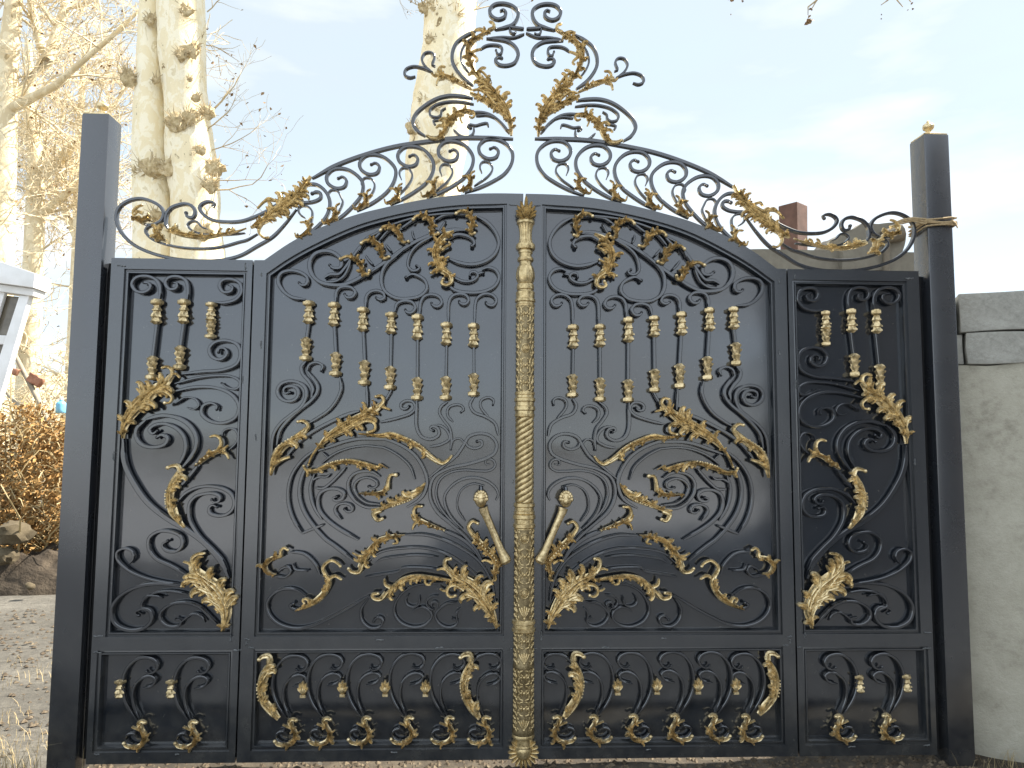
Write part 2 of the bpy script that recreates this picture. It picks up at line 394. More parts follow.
# ------------------------------------------------------------------ traced ironwork (left half of the gate)
WING_SCROLLS = [
 ("S1 280,160 281,108 262,76 225,63 185,70 168,95 180,120 215,129 242,112 238,93 215,90", 2.8, 1.2),
 ("S1 391,160 391,105 378,78 345,67 312,75 302,98 318,118 345,115 350,97 335,92", 2.8, 1.2),
 ("S1 500,168 545,171 590,158 613,128 605,92 570,76 535,82 524,105 540,128 570,125 578,108 560,98", 2.8, 1.2),
 ("S1 370,458 450,448 540,440 593,415 606,370 590,337 545,322 500,332 480,358 490,388 525,399 550,380 545,356 522,355 517,370", 2.8, 1.6),
 ("S1 340,500 420,478 500,468 570,472 602,495 592,519 560,519 527,498", 2.2, 1.2),
 ("S1 330,530 420,511 510,515 573,545 599,590 585,634 535,656 480,648 448,618 455,587 485,575 512,588 508,602", 2.8, 1.4),
 ("S1 345,580 385,556 425,565 438,590 415,604 390,596", 1.6, 0),
 ("S1 225,645 S1 187,680 184,715 205,744 250,756 300,744 312,720 288,705 268,716", 3.2, 1.8),
 ("S2 355,105 380,75 405,30 S1 428,715 400,668 350,638 290,629 225,645", 3.4, 0),
 ("S2 338,98 362,45 S1 384,745 376,712 348,680 300,660 258,666 238,685 252,700 270,688", 3.0, 1.8),
 ("S1 133,725 S2 127,20 126,60 137,110 167,170 217,240 290,300 370,347 440,400 500,470 528,530", 4.2, 0),
 ("W2 578,182 628,132 645,78 620,34 570,26 534,48 528,78", 1.8, 0),
 ("W2 345,302 290,370 230,440", 3.0, 0),
 ("W2 200,560 250,502 330,460 420,447 520,462 588,503 612,560 598,618 550,656 490,664 434,645 428,607 452,585 486,598", 2.8, 1.7),
 ("S2 528,500 510,465 470,420 420,370 385,310 W2 285,630 295,570 340,522 410,503 470,503 513,527 508,558 470,566 454,548", 2.8, 1.7),
 ("S2 376,522 310,485 250,455 224,415 227,377 260,353 310,353 348,372 353,405 330,428 290,424 277,402 297,388", 2.8, 1.7),
 ("S2 352,553 280,545 200,525 140,495 102,455 102,427 130,414 160,427 163,455 147,472", 2.2, 1.2),
 ("S2 362,562 270,552 190,562 120,597 85,650 97,703 150,730 210,722 240,690 232,655 200,648 176,662 190,673", 2.8, 1.7),
 ("S2 375,592 300,582 240,592 205,620 200,645 222,655 244,668", 1.9, 0),
 ("S2 200,632 215,602 255,600 280,606", 1.7, 1.0),
 ("S2 502,722 460,680 420,642 370,625 310,632 272,660 268,690 300,717 343,713 348,692 328,688", 2.4, 1.4),
 ("S2 438,704 425,682 390,672 362,690 345,705", 1.7, 0),
]
DOOR_SCROLLS = [
 ("L1 285,560 215,548 165,510 144,465 160,427 205,412 260,422 295,450 288,483 262,486 252,474", 3.0, 1.6),
 ("T2 890,120 L2 550,165 595,220 609,270 590,325 540,364 470,381 400,370 350,350", 3.2, 0),
 ("L1 640,400 560,455 490,485 430,489 362,473 318,430 308,377 332,333 385,314 438,327 472,365 466,398 430,402 412,387", 3.4, 1.8),
 ("L1 380,450 410,432 455,430 485,400 510,365 545,315 585,268", 2.8, 0),
 ("L1 385,470 440,466 480,440 505,395 515,360", 2.4, 0),
 ("T2 820,226 740,226 650,241 560,266 450,311 330,381 220,461 100,541 0,601 L1 560,455", 3.4, 0),
 ("L1 560,310 T2 40,300 130,250 250,187 400,138 560,110 740,100 890,120", 2.2, 0),
 ("T2 60,330 120,285 175,225", 2.4, 0), ("T2 320,215 390,165 440,135", 2.4, 0), ("T2 575,155 640,118 740,106", 2.4, 0), ("T2 150,310 205,245 260,205", 2.0, 0),
 ("T2 42,425 65,460 98,495", 2.2, 1.2), ("T2 195,338 218,368 240,392", 2.2, 1.2), ("T2 404,235 402,262 420,300", 2.0, 1.0), ("T2 612,235 640,190 655,165", 2.0, 1.4),
 ("T2 330,381 285,418 205,485 165,560 163,640 192,700 270,748 370,753 458,733 507,680 498,622 450,583 392,568 350,592", 3.0, 2.2),
 ("T2 560,280 470,326 402,386 372,450 367,508 400,543 440,538 456,518 432,506", 2.6, 1.7),
 ("T2 640,312 690,287 740,264 800,267 858,292 880,330 862,352", 3.0, 2.4),
 ("T2 645,275 740,238 830,238 875,258", 2.2, 0),
 ("L2 335,400 375,440 430,466 480,460 503,435 488,417 464,422 462,438", 2.6, 1.7),
 ("L2 500,432 515,424 530,424", 2.4, 1.6),
 ("L2 345,480 380,510 450,524 530,519 588,490 609,445 589,407 550,396 522,407", 3.0, 0),
 ("L1 437,575 438,530 455,502 490,494 523,502 537,525 520,549 492,548 482,532", 2.8, 1.5),
 ("L1 590,600 592,550 610,522 650,512 682,526 687,549 665,559 644,548", 2.8, 1.5),
 ("L2 73,620 85,580 120,565 163,572 179,600 160,625 133,622 127,610", 2.8, 1.5),
 ("L2 206,635 210,575 230,542 270,532 308,547 319,575 300,594 273,588 266,576", 2.8, 1.5),
 ("L2 346,675 350,570 365,542 400,529 438,537 452,560 435,582 408,578 402,567", 2.8, 1.5),
 ("L2 482,680 485,590 495,552 530,529 573,534 594,560 578,587 548,583 540,571", 2.8, 1.5),
 # below the balusters
 ("L3 285,160 260,190 267,225 300,265 318,300 314,335", 2.8, 0),
 ("L3 292,215 302,182 340,167 373,186 364,212", 2.4, 1.4),
 ("L3 290,205 320,245 343,280 342,320 310,363 250,410 190,465 150,520 135,590", 3.0, 0),
 ("L3 108,640 115,540 150,480 210,430 260,390 284,340 279,296 245,267 195,260 152,277 135,315 152,349 195,364 233,349 244,320 230,293 200,285 170,298 172,322 200,318", 2.9, 1.8),
 ("L3 458,240 464,300 440,360 400,410 350,445 300,475", 2.6, 0),
 ("L3 597,285 602,395", 2.6, 0), ("L3 725,305 705,340 690,365", 2.4, 0),
 ("L3 190,645 240,582 310,527 400,477 500,432 560,415", 3.2, 0),
 ("M1 365,180 272,252 203,350 178,450 183,550 218,650 268,724", 2.7, 0),
 ("M1 350,215 310,280 275,340 253,420 253,500 283,590 343,680 420,765 L5 400,312 500,390", 3.0, 0),
 ("M1 350,345 324,420 328,500 353,570 400,640", 2.6, 0),
 ("M1 265,727 330,700 402,672", 2.6, 0),
 ("M1 630,766 510,699 430,639 382,579 370,520 387,467 440,440 500,442 537,466 527,503 483,515 468,498 492,490", 3.0, 1.8),
 ("M1 520,640 478,580 490,548 540,533 586,552 587,583 557,587 540,570", 2.4, 1.7),
 ("M1 375,200 440,177 540,142 640,123 768,124 M2 80,106 180,146 250,200 298,280 312,340 298,400 268,440 200,480", 3.2, 0),
 ("M1 395,275 470,217 570,177 680,162 768,170 M2 70,147 150,187 220,252 248,325", 2.2, 0),
 ("M1 768,558 680,558 610,519 568,460 563,400 592,352 650,328 720,332 768,362", 2.8, 0),
 ("M1 768,540 680,528 614,470 604,420 632,383 690,368 745,392 750,420 720,436 695,425", 2.4, 1.4),
 ("M1 350,430 400,434 450,400 500,350 545,300", 2.6, 0), ("M1 330,390 370,367 420,367 442,348", 2.2, 0),
 ("M1 398,205 440,245", 2.0, 0),
 ("L4 190,360 190,500 215,545 265,558 303,535 298,502 268,492 258,506 274,514", 2.9, 1.7),
 ("L4 0,472 100,448 160,425 182,398 168,366 132,362 108,380 112,400 138,402 150,388", 2.6, 1.4),
 ("L4 345,365 312,390 303,420 325,460 355,500 365,560 360,610", 2.6, 1.2),
 ("L4 372,470 345,440 347,402 375,385 413,387 427,408 412,422", 2.4, 1.2),
 ("L4 250,600 310,588 353,560 343,522 310,493 278,488", 2.6, 0),
 ("L4 482,345 462,380 480,420 540,445 590,480 607,540", 2.8, 0),
 ("L4 560,450 520,400 514,375 524,356 560,345 583,360 580,382", 2.4, 1.2),
 ("M2 320,317 400,252 470,197 515,132 540,92 600,73 658,87 692,130 682,180 640,208 540,240 430,265 352,310 327,370 332,440 370,508 440,568 520,638 580,708 612,768", 3.0, 0),
 ("M2 527,117 537,143 580,157 617,140 613,115 590,118", 2.6, 1.8),
 ("M2 440,160 455,112 490,102 520,130", 2.0, 0),
 ("M2 665,240 640,245 640,222 660,214 684,226 690,255 660,278 600,280 520,275 440,291 387,331 368,400 387,470 430,529 490,588", 2.3, 0),
 ("M2 690,440 703,410 688,370 640,333 570,315 500,327 442,366 408,420 417,480 450,538 510,598", 2.6, 0),
 ("M2 625,362 560,352 502,381 478,430 478,490 520,558", 1.8, 0),
 ("L6 125,264 220,264 320,292 400,332 470,382 520,452 545,522 555,592", 2.6, 0),
 ("L6 300,240 390,280 450,330 500,400", 3.4, 0),
 ("L5 560,400 L6 0,348 120,327 230,330 330,362 420,422 500,502 550,592", 2.2, 0),
 ("L5 600,400 L6 0,384 100,367 190,362 280,372", 1.7, 0),
 ("L5 550,467 620,457 720,437 L6 100,427 200,422 290,432", 1.7, 0),
 ("LG 530,168 420,173 320,188 232,242 179,320 171,390 212,458 310,497 398,478 446,420 428,373 380,348 330,358 302,385", 2.0, 0),
 ("LG 640,312 560,322 502,362 474,410 502,468 570,497 627,478 637,442 600,432", 1.9, 1.0),
 ("LG 505,340 490,318 465,308 442,330 470,355 M2 480,768", 1.5, 0) if False else ("LG 488,352 492,322 465,308 445,325 455,345", 1.6, 0.8),
 ("LG 470,360 422,340 412,300 450,267 500,258", 1.6, 0), ("LG 362,267 360,320 320,348 272,330 262,290 282,262", 1.6, 0.8),
 ("LG 635,440 632,390 660,357", 1.6, 0),
 ("L5 570,555 480,610 380,664 290,703 210,713 132,688 88,640 83,590 112,547 170,523 230,532 265,557", 2.4, 0),
 ("L5 235,628 205,618 192,604 210,596", 2.4, 2.0),
 ("L5 190,342 260,354 312,402 338,455", 2.3, 0),
 ("L5 118,460 168,468 197,440 184,418 152,427 142,440", 2.2, 1.2), ("L5 205,402 215,430 275,437", 1.7, 1.2),
 ("L5 562,575 533,620 538,678 580,712 627,703 637,670 612,658 594,676", 2.0, 1.7),
]
KICK_UNIT = ["B1 318,502 270,440 241,370 237,290 257,222 302,173 360,156 413,172 429,205 414,233 382,243 368,231",
             "B1 332,497 302,430 295,370 308,312 346,273 394,261 422,281 404,313 347,329"]
KICK_RING = "B1 335,640 295,648 262,632 250,605 265,583 300,578 322,598"
def shift(q, dx, dy): return [(a+dx, b+dy) for a, b in q]

def kick_curl(bm, dx, dy, mir, rng):
    q = lambda s: plane(shift(px(s), dx, dy), 0.004, mir)
    acanthus(bm, q("B1 338,520 345,552 363,590 350,632 300,652 262,640"), [2.2, 2.6, 3.4, 3.2, 2.4, 1.6], 5, 'B', 0.004, rng, rach=0.55)
    curl_(bm, q("B1 342,545 328,520 345,505 368,512"), 2.2, 0.0, 1.8)
    curl_(bm, q("B1 300,652 262,645 248,628"), 1.8, 0.0, 1.9)
    curl_(bm, q("B1 350,560 320,548 292,536"), 1.2, 0.002, 0)
    curl_(bm, q("B1 362,590 380,582 392,572"), 1.2, 0.002, 0); curl_(bm, q("B1 358,612 375,612 388,610"), 1.1, 0.002, 0)
def tall_leaf(bm, spec, mir, rng, side):
    acanthus(bm, plane(spec, 0.0, mir), [3, 6.2, 6.0, 5.2, 6.2, 7.0, 5.0, 2.0], 7, side, 0.0, rng, rach=0.42, ang=(50, 36), pearls=(.4, .62, 6))

M_WELD = noisy('weld_slag', [(.3, (.03, .033, .036)), (.55, (.10, .105, .105)), (.7, (.24, .24, .23))], 90, .45, 120, .5, .002)
def welds(root, spots, mir, rng):
    for u, z, horizontal in spots:
        bm = bmesh.new(); n = rng.randint(4, 8); P = []
        for k in range(n):
            P.append((u+(k*.006 if horizontal else rng.gauss(0, .0015)), -.0005+rng.gauss(0, .0006), z+(rng.gauss(0, .0015) if horizontal else k*.006)))
        tube(bm, P, [rng.uniform(.0022, .0046) for _ in P], 7)
        obj('weld_bead', bm, M_WELD, root, 60, mir)
# ------------------------------------------------------------------ the two wings (fixed side panels)
def make_wing(mir, label):
    root = thing('side_panel', label, 'gate panel', ((1.69 if mir else -1.69), 0, 0.046), 'fixed side panels of the gate')
    bm = bmesh.new(); wing_frame(bm); obj('frame', bm, M_FRAME, root, 30, mir)
    bm = bmesh.new(); box(bm, -1.952, -1.386, .0405, .052, .638, 2.372); obj('panel_sheet', bm, M_SHEET, root, 0, mir)
    bm = bmesh.new(); box(bm, -1.986, -1.39, .0405, .052, .112, .545); obj('kick_sheet', bm, M_SHEET, root, 0, mir)
    bm = bmesh.new(); box(bm, -1.375, -1.318, .0535, .064, .05, 2.43); obj('stop_bar', bm, M_DARK, root, 0, mir)
    for s, w, e in WING_SCROLLS:
        bm = bmesh.new(); bar(bm, plane(s, 0.008, mir), w, eye=e); obj('scroll', bm, M_BAR, root)
    rng = random.Random(11 if mir else 5)
    welds(root, [(-2.02, .628, 1), (-2.015, .553, 1), (-1.385, .60, 0), (-1.37, .56, 1), (-2.0, 2.40, 1), (-1.38, 2.39, 0), (-1.99, .09, 1), (-1.62, .088, 1), (-1.97, 1.45, 0), (-1.372, 1.83, 0)], mir, rng)
    for (x, a, b, x2, c, d) in ((156.8, 299, 324.3, 152.3, 355.8, 380), (183.8, 299, 324, 180, 345.4, 370)):
        bm = bmesh.new(); bar(bm, plane([(x, b-3), (x2, c+3)], .008, mir), 2.6, taper=1)
        st = obj('baluster', bm, M_BAR, root)
        bm = bmesh.new(); collar(bm, x, a, b, mir); obj('collar', bm, M_COLLAR, st, 35)
        bm = bmesh.new(); collar(bm, x2, c, d, mir, False); obj('collar', bm, M_COLLAR, st)
    bm = bmesh.new(); collar(bm, 211.2, 302, 321.5, mir, True, 4.8); collar(bm, 210.9, 319.5, 338.5, mir, False, 4.8); obj('collar', bm, M_COLLAR, root)
    P = lambda s: plane(s, 0.0, mir)
    sL, sR = ('R', 'L') if mir else ('L', 'R')
    bm = bmesh.new()
    acanthus(bm, P("W1 108,755 120,660 170,560 260,450 370,352 470,285 530,215"), [2.2, 5.5, 8.0, 9.5, 9.0, 7.0, 4.0], 8, 'B', 0.0, rng, rach=.3)
    curl_(bm, P("W1 500,262 535,205 525,162 490,145 452,155"), 2.4, -0.006, 1.2); curl_(bm, P("W1 520,215 565,205 602,238"), 1.8, -.004, 1.0)
    curl_(bm, P("W1 400,375 460,352 510,372 540,410 520,450 480,455"), 2.0, -.012, 2.0); curl_(bm, P("W1 370,330 350,300 335,320"), 2.0, -.004, 0)
    obj('acanthus_leaf', bm, M_GOLD, root)
    bm = bmesh.new()
    acanthus(bm, P("W2 328,298 380,262 440,218 500,190 555,182"), [1.5, 2.6, 3.4, 3.6, 4.2], 4, 'B', 0.0, rng, rach=.6, ang=(25, 18), pearls=(.1, .5, 4))
    curl_(bm, P("W2 500,190 522,140 512,95 480,78 447,86"), 2.2, -0.004, 1.4); curl_(bm, P("W2 530,200 560,210 580,245"), 2.0, -.002, 1.2); curl_(bm, P("W2 530,180 555,165 575,148"), 1.6, -.002, 0)
    obj('acanthus_leaf', bm, M_GOLD, root)
    bm = bmesh.new()
    acanthus(bm, P("W2 250,750 205,705 152,630 132,530 152,440 190,370 212,335"), [1.5, 4.0, 7.0, 5.0, 6.0, 6.5, 4.5], 7, sR, 0.0, rng, rach=.42, pearls=(.42, .66, 7), ang=(46, 32))
    curl_(bm, P("W2 225,345 205,300 165,300 135,312"), 2.6, -.006, 2.2); curl_(bm, P("W2 210,330 235,325 258,330"), 1.8, -.004, 0)
    obj('acanthus_leaf', bm, M_GOLD, root)
    bm = bmesh.new()
    acanthus(bm, P("S2 510,732 522,660 488,590 440,540 402,500 395,470"), [2.0, 7.5, 12.0, 13.0, 9.0, 6.0], 8, 'B', 0.0, rng, rach=.26)
    curl_(bm, P("S2 400,490 395,455 415,438 443,434"), 2.4, -.006, 1.4); curl_(bm, P("S2 405,500 385,475 362,466"), 2.0, -.004, 0); curl_(bm, P("S2 420,560 390,538 362,545 356,560"), 2.0, -.010, 1.5)
    obj('acanthus_leaf', bm, M_GOLD, root)
    for dx, dy in ((0, 0), (51.3, 0)):
        for s in KICK_UNIT:
            bm = bmesh.new(); bar(bm, plane(shift(px(s), dx, dy), .008, mir), 2.6 if s is KICK_UNIT[0] else 2.2, eye=1.6 if s is KICK_UNIT[0] else 0); obj('scroll', bm, M_BAR, root)
        bm = bmesh.new(); bar(bm, plane(shift(px(KICK_RING), dx, dy), .008, mir), 2.0); obj('scroll', bm, M_BAR, root)
        bm = bmesh.new(); kick_curl(bm, dx, dy, mir, rng); obj('acanthus_leaf', bm, M_GOLD, root)
        bm = bmesh.new(); c = px("B1 222,278 222,382"); collar(bm, c[0][0]+dx, c[0][1], c[1][1], mir, True, 4.4); obj('collar', bm, M_COLLAR, root)
    return root
make_wing(False, 'fixed black side panel with gold leaves, between the left post and the left gate leaf')
make_wing(True, 'fixed black side panel with gold leaves beside the post tied with rope')

# ------------------------------------------------------------------ the two leaves
def make_door(mir, label):
    root = thing('gate_leaf', label, 'gate', ((0.68 if mir else -0.68), 0, 0.046), 'opening leaves of the gate')
    bm = bmesh.new(); door_frame(bm); obj('frame', bm, M_FRAME, root, 30, mir)
    door_sheets(0, root, mir)
    for e in DOOR_SCROLLS:
        s, w, ey = e
        bm = bmesh.new(); bar(bm, plane(s, 0.008, mir), w, eye=ey); obj('scroll', bm, M_BAR, root)
    rng = random.Random(21 if mir else 15)
    welds(root, [(-1.32, .61, 1), (-1.30, .57, 1), (-1.31, .58, 0), (-.09, .60, 0), (-.07, .56, 1), (-.70, .605, 1), (-.42, .565, 1), (-1.30, 2.36, 0), (-.08, 2.745, 1), (-.62, .085, 1), (-.05, 1.35, 0), (-1.30, 1.55, 0), (-1.29, 2.0, 0)], mir, rng)
    for (x, a, b, x2, c, d) in ((308.8,300.5,324,306,337,361),(334,302,326.5,335.7,352,376.5),(363,307,331.6,364.5,360,385.6),(391.2,312,334,390.3,366,390),
                                (417.6,314,340,417.3,377,400.5),(446.6,322,345.5,446,376,400.5),(473.8,323,347.5,474,373,396.6)):
        bm = bmesh.new(); bar(bm, plane([(x, b-3), (x2, c+3)], .008, mir), 2.5, taper=1)
        st = obj('baluster', bm, M_BAR, root)
        bm = bmesh.new(); collar(bm, x, a, b, mir); obj('collar', bm, M_COLLAR, st, 35)
        bm = bmesh.new(); collar(bm, x2, c, d, mir, False); obj('collar', bm, M_COLLAR, st)
    P = lambda s: plane(s, 0.0, mir)
    sL, sR = ('R', 'L') if mir else ('L', 'R')
    def leaf(spine, wid, n, sides='B', curls=(), **kw):
        bm = bmesh.new(); acanthus(bm, P(spine), wid, n, sides, kw.pop('y0', 0.0), rng, **kw)
        for c in curls: curl_(bm, P(c[0]), *c[1:])
        return obj('acanthus_leaf', bm, M_GOLD, root)
    # S curls along the arch
    for s in ("T2 600,258 572,270 547,238 555,190 530,146 480,121 432,128 410,152", "T2 372,322 332,326 310,290 288,242 240,206 182,208 160,235",
              "T2 222,440 182,450 160,400 150,356 100,316 42,312 12,335", "L1 612,415 604,434 577,425 570,390 545,356 500,341 464,355",
              "T2 880,258 852,266 846,230 865,182 853,132 820,92 772,87 738,106"):
        q = s.split(); c, pts = q[0], q[1:]
        bm = bmesh.new()
        acanthus(bm, P(' '.join([c]+pts[1:-1])), [2.0, 3.2, 3.6, 3.4, 2.8, 2.0], 7, 'B', 0.0, rng, rach=.62, ang=(50, 40))
        curl_(bm, P(' '.join([c]+pts[2::-1])), 2.2, -.004, 1.9); curl_(bm, P(' '.join([c]+pts[-3:])), 2.2, -.004, 2.0)
        obj('acanthus_leaf', bm, M_GOLD, root)
    leaf("T2 700,630 690,580 632,530 602,480 582,410 602,340 650,275 720,240", [3, 4.5, 6.5, 5.5, 6.0, 5.5, 4.5, 2.0], 8, 'B',
         [("T2 640,535 690,575 703,628 665,656 628,642 640,610", 2.6, -.008, 1.8), ("T2 625,540 580,545 545,562", 2.2, -.002, 1.6), ("T2 625,390 660,360 695,345 685,330", 2.0, -.004, 1.6), ("T2 610,450 650,455 680,440", 1.8, -.002, 1.4)], rach=.45)
    leaf("L3 105,745 112,690 122,650 155,600 225,552 285,505", [1.2, 4.2, 6.0, 5.0, 5.0, 4.0], 6, sR, [("L3 285,515 300,490 275,466 248,470", 2.4, -.006, 1.8), ("L3 120,690 160,665 205,650", 2.6, -.004, 0)], rach=.5, pearls=(.45, .75, 6))
    leaf("L3 335,615 400,550 480,500 570,450 640,405 685,375", [1.6, 5.0, 7.5, 8.0, 6.5, 3.5], 8, 'B',
         [("L3 660,395 685,362 672,338 645,342", 2.4, -.006, 1.6), ("L3 670,390 695,400 718,408", 1.8, -.002, 0), ("L3 540,490 600,465 640,480 640,510 605,525", 2.2, -.012, 1.8), ("L3 345,605 318,645 300,690", 1.4, .0, 1.4)], rach=.3)
    leaf("L4 -110,530 0,537 60,532 130,556 200,592 260,642 310,678", [1.2, 2.2, 4.6, 4.2, 4.2, 4.4, 3.4], 8, sR, [("L4 290,668 320,682 350,665 366,645", 2.4, -.004, 1.4)], rach=.5, pearls=(.55, .75, 5), ang=(46, 32))
    leaf("M1 278,292 300,318 350,322 420,292 500,267 570,258 650,272 768,297 M2 50,240 98,265", [1.2, 3.0, 3.2, 3.8, 3.0, 4.0, 4.5, 3.6, 2.2, .8], 10, sR, [("M1 330,320 295,318 282,295", 2.0, -.004, 1.6)], rach=.5, pearls=(.28, .5, 9), ang=(46, 32))
    leaf("M2 -60,402 0,406 60,400 104,368", [1.2, 2.2, 3.2, 2.6], 4, 'B', [("M2 95,385 102,330 115,302 142,302", 2.4, -.004, 2.4)], rach=.6)
    leaf("M2 305,345 272,392 212,432 130,466 65,492 30,510", [1.2, 4.6, 5.8, 4.2, 3.2, 2.8], 7, sR, [("M2 60,492 22,512 42,548 68,542", 2.8, -.006, 2.0), ("M2 60,490 30,490 8,492", 1.6, -.002, 0)], rach=.5, pearls=(.35, .7, 9), ang=(44, 30))
    leaf("M2 412,606 340,580 275,552 240,540", [1.3, 2.4, 3.0, 4.2], 4, 'B', [("M2 270,552 240,510 252,476 284,474", 2.2, -.004, 1.6), ("M2 262,555 240,545 228,515", 1.6, -.002, 0), ("M2 270,560 245,570 234,598", 1.8, -.002, 1.0)], rach=.6, ang=(25, 18), pearls=(.05, .45, 4))
    leaf("L6 545,478 552,445 560,392 520,342 470,292 435,250", [1.0, 4.2, 5.0, 4.4, 4.4, 3.4], 7, 'B', [("L6 445,262 425,225 445,198 470,208", 2.4, -.006, 1.8), ("L6 552,450 556,478 540,482", 1.6, -.004, 1.2), ("L6 540,400 510,385 488,388", 1.8, -.002, 0)], rach=.42, pearls=(.35, .75, 8))
    leaf("L6 120,263 60,272 0,290 L5 600,312 552,372 525,420", [.8, 3.0, 4.0, 4.6, 5.0, 3.0], 8, 'B', [("L5 545,385 525,440 490,440 475,425", 2.6, -.006, 1.8), ("L5 560,365 520,362 492,348", 1.6, -.002, 0), ("L6 30,275 75,280 85,300 65,305", 1.8, -.004, 1.4)], rach=.45)
    leaf("LG 925,502 902,420 842,320 770,222 690,152 610,112 565,60", [1.6, 5.5, 9.0, 11.0, 9.0, 5.0, 3.6], 9, 'B',
         [("LG 580,90 550,35 555,-5 590,-10", 2.6, -.006, 1.8), ("LG 575,80 530,62 490,72", 1.8, -.004, 0), ("LG 690,215 630,178 575,195 565,240 590,265 625,258", 2.2, -.012, 1.8), ("LG 580,205 545,225 515,210", 1.6, -.004, 1.0)], rach=.28)
    leaf("LG 600,148 450,122 340,112 252,132 192,172 142,222 85,272", [2.0, 3.0, 3.4, 4.2, 5.2, 5.2, 3.6], 10, sL, [("LG 120,240 75,285 25,275 20,250 60,243", 2.4, -.006, 1.6), ("LG 150,200 115,180 108,140", 2.2, -.004, 1.0), ("LG 400,125 410,172 440,178 445,165", 1.7, -.004, 1.2)], rach=.42)
    leaf("L5 125,452 92,450 72,412 100,380 150,368", [1.4, 2.6, 3.4, 3.2, 2.2], 5, 'B', [("L5 150,370 150,340 165,325 184,335", 2.0, -.004, 1.6)], rach=.6)
    leaf("L5 218,628 290,602 350,560 385,490 368,462", [1.0, 3.2, 4.6, 4.6, 3.4], 6, sL, [("L5 372,470 352,420 390,386 425,400 436,414", 2.2, -.006, 1.6), ("L5 385,470 410,460 440,476", 2.0, -.004, 1.4), ("L5 290,600 275,570 255,575 262,590", 1.8, -.004, 1.4)], rach=.5)
    # kick panel
    ax, ay = 140.2, 720
    for n_, (X, Y_) in enumerate(((290.7, 718), (324.8, 717), (364.4, 716.3), (407, 716), (447.4, 716), (484.2, 716))):
        dx, dy = X-ax, Y_-ay
        for k, s in enumerate(KICK_UNIT):
            q = shift(px(s), dx, dy)
            bm = bmesh.new(); bar(bm, plane(q, .008, mir), (2.3, 1.9)[k], eye=(1.5, 0)[k]); obj('scroll', bm, M_BAR, root)
        bm = bmesh.new(); bar(bm, plane(shift(px(KICK_RING), dx, dy), .008, mir), 2.0); obj('scroll', bm, M_BAR, root)
        bm = bmesh.new(); kick_curl(bm, dx, dy, mir, rng); obj('acanthus_leaf', bm, M_GOLD, root)
        if 0 < n_ < 5:
            bm = bmesh.new(); q = plane([(X-21.8, Y_-28)], 0.0, mir)[0]
            z = lambda k: q[1]+k*PXM
            for a, L_ in ((90, 10), (62, 8.5), (118, 8.5), (30, 7), (150, 7)):
                d = (math.cos(R(a)), math.sin(R(a)))
                blade(bm, cr([(q[0], z(-4)), (q[0]+d[0]*3*PXM, z(-3)+d[1]*4*PXM), (q[0]+d[0]*L_*.8*PXM, z(-2)+d[1]*L_*PXM)], .005), 2.0*PXM, .010, -.001 if a != 90 else -.006, .004)
            ball(bm, (q[0], .004, z(-1)), 4.0*PXM, 8, 6, 1.2); box(bm, q[0]-2.6*PXM, q[0]+2.6*PXM, -.006, .02, z(-8), z(-5.5))
            obj('bud', bm, M_GOLD, root)
    for s in ("B2 240,497 192,452 152,400 137,330 152,250 180,195 205,160", "B3 550,495 500,432 467,370 457,300 470,240 498,180 515,150"):
        bm = bmesh.new(); tall_leaf(bm, s, mir, rng, sR)
        q = s.split(); a = q[-1].split(','); x, y = float(a[0]), float(a[1])
        curl_(bm, P("%s %d,%d %d,%d %d,%d %d,%d" % (q[0], x-10, y+20, x-15, y-14, x-45, y-14, x-68, y+2)), 3.0, -.006, 2.2)
        obj('acanthus_leaf', bm, M_GOLD, root)
    # pull handle: turned bar set at a slant, lion-head knob on top, foot near the seam
    h = bmesh.new()
    k = plane("L6 484,92 500,150 580,335 605,388", -0.03, mir)
    A, B, C_, D = [Vector((p[0], -0.03, p[1])) for p in k]
    tube(h, [A.lerp(B, .7), B, B.lerp(C_, .1), B.lerp(C_, .5), C_, C_.lerp(D, .35), D, D+(D-C_)*.22], [.024, .022, .019, .017, .018, .021, .027, .018], 12)
    ho = obj('pull_handle', h, M_COLLAR, root)
    h = bmesh.new()
    a = A; ball(h, a, .031, 14, 10, 1.28); ball(h, a+Vector((0, -.026, -.008)), .016, 8, 6); ball(h, a+Vector((-.014, -.024, .012)), .009, 6, 5); ball(h, a+Vector((.014, -.024, .012)), .009, 6, 5)
    for q in range(9):
        t = PI*(q/8); ball(h, a+Vector((math.cos(t)*.027, -.012, math.sin(t)*.035)), .0105, 6, 5)
    obj('knob', h, M_COLLAR, ho)
    h = bmesh.new(); tube(h, [A+Vector((0, -.01, .02)), A+Vector((0, .01, .052)), A+Vector((0, .04, .055))], .011, 8); tube(h, [D, D+Vector((0, .07, 0))], .014, 8); obj('standoff', h, M_BAR, ho)
    return root
door_l = make_door(False, 'arched black iron gate leaf left of the seam, carrying the tall gold centre column')
door_r = make_door(True, 'arched black iron gate leaf to the right of the gold centre column')

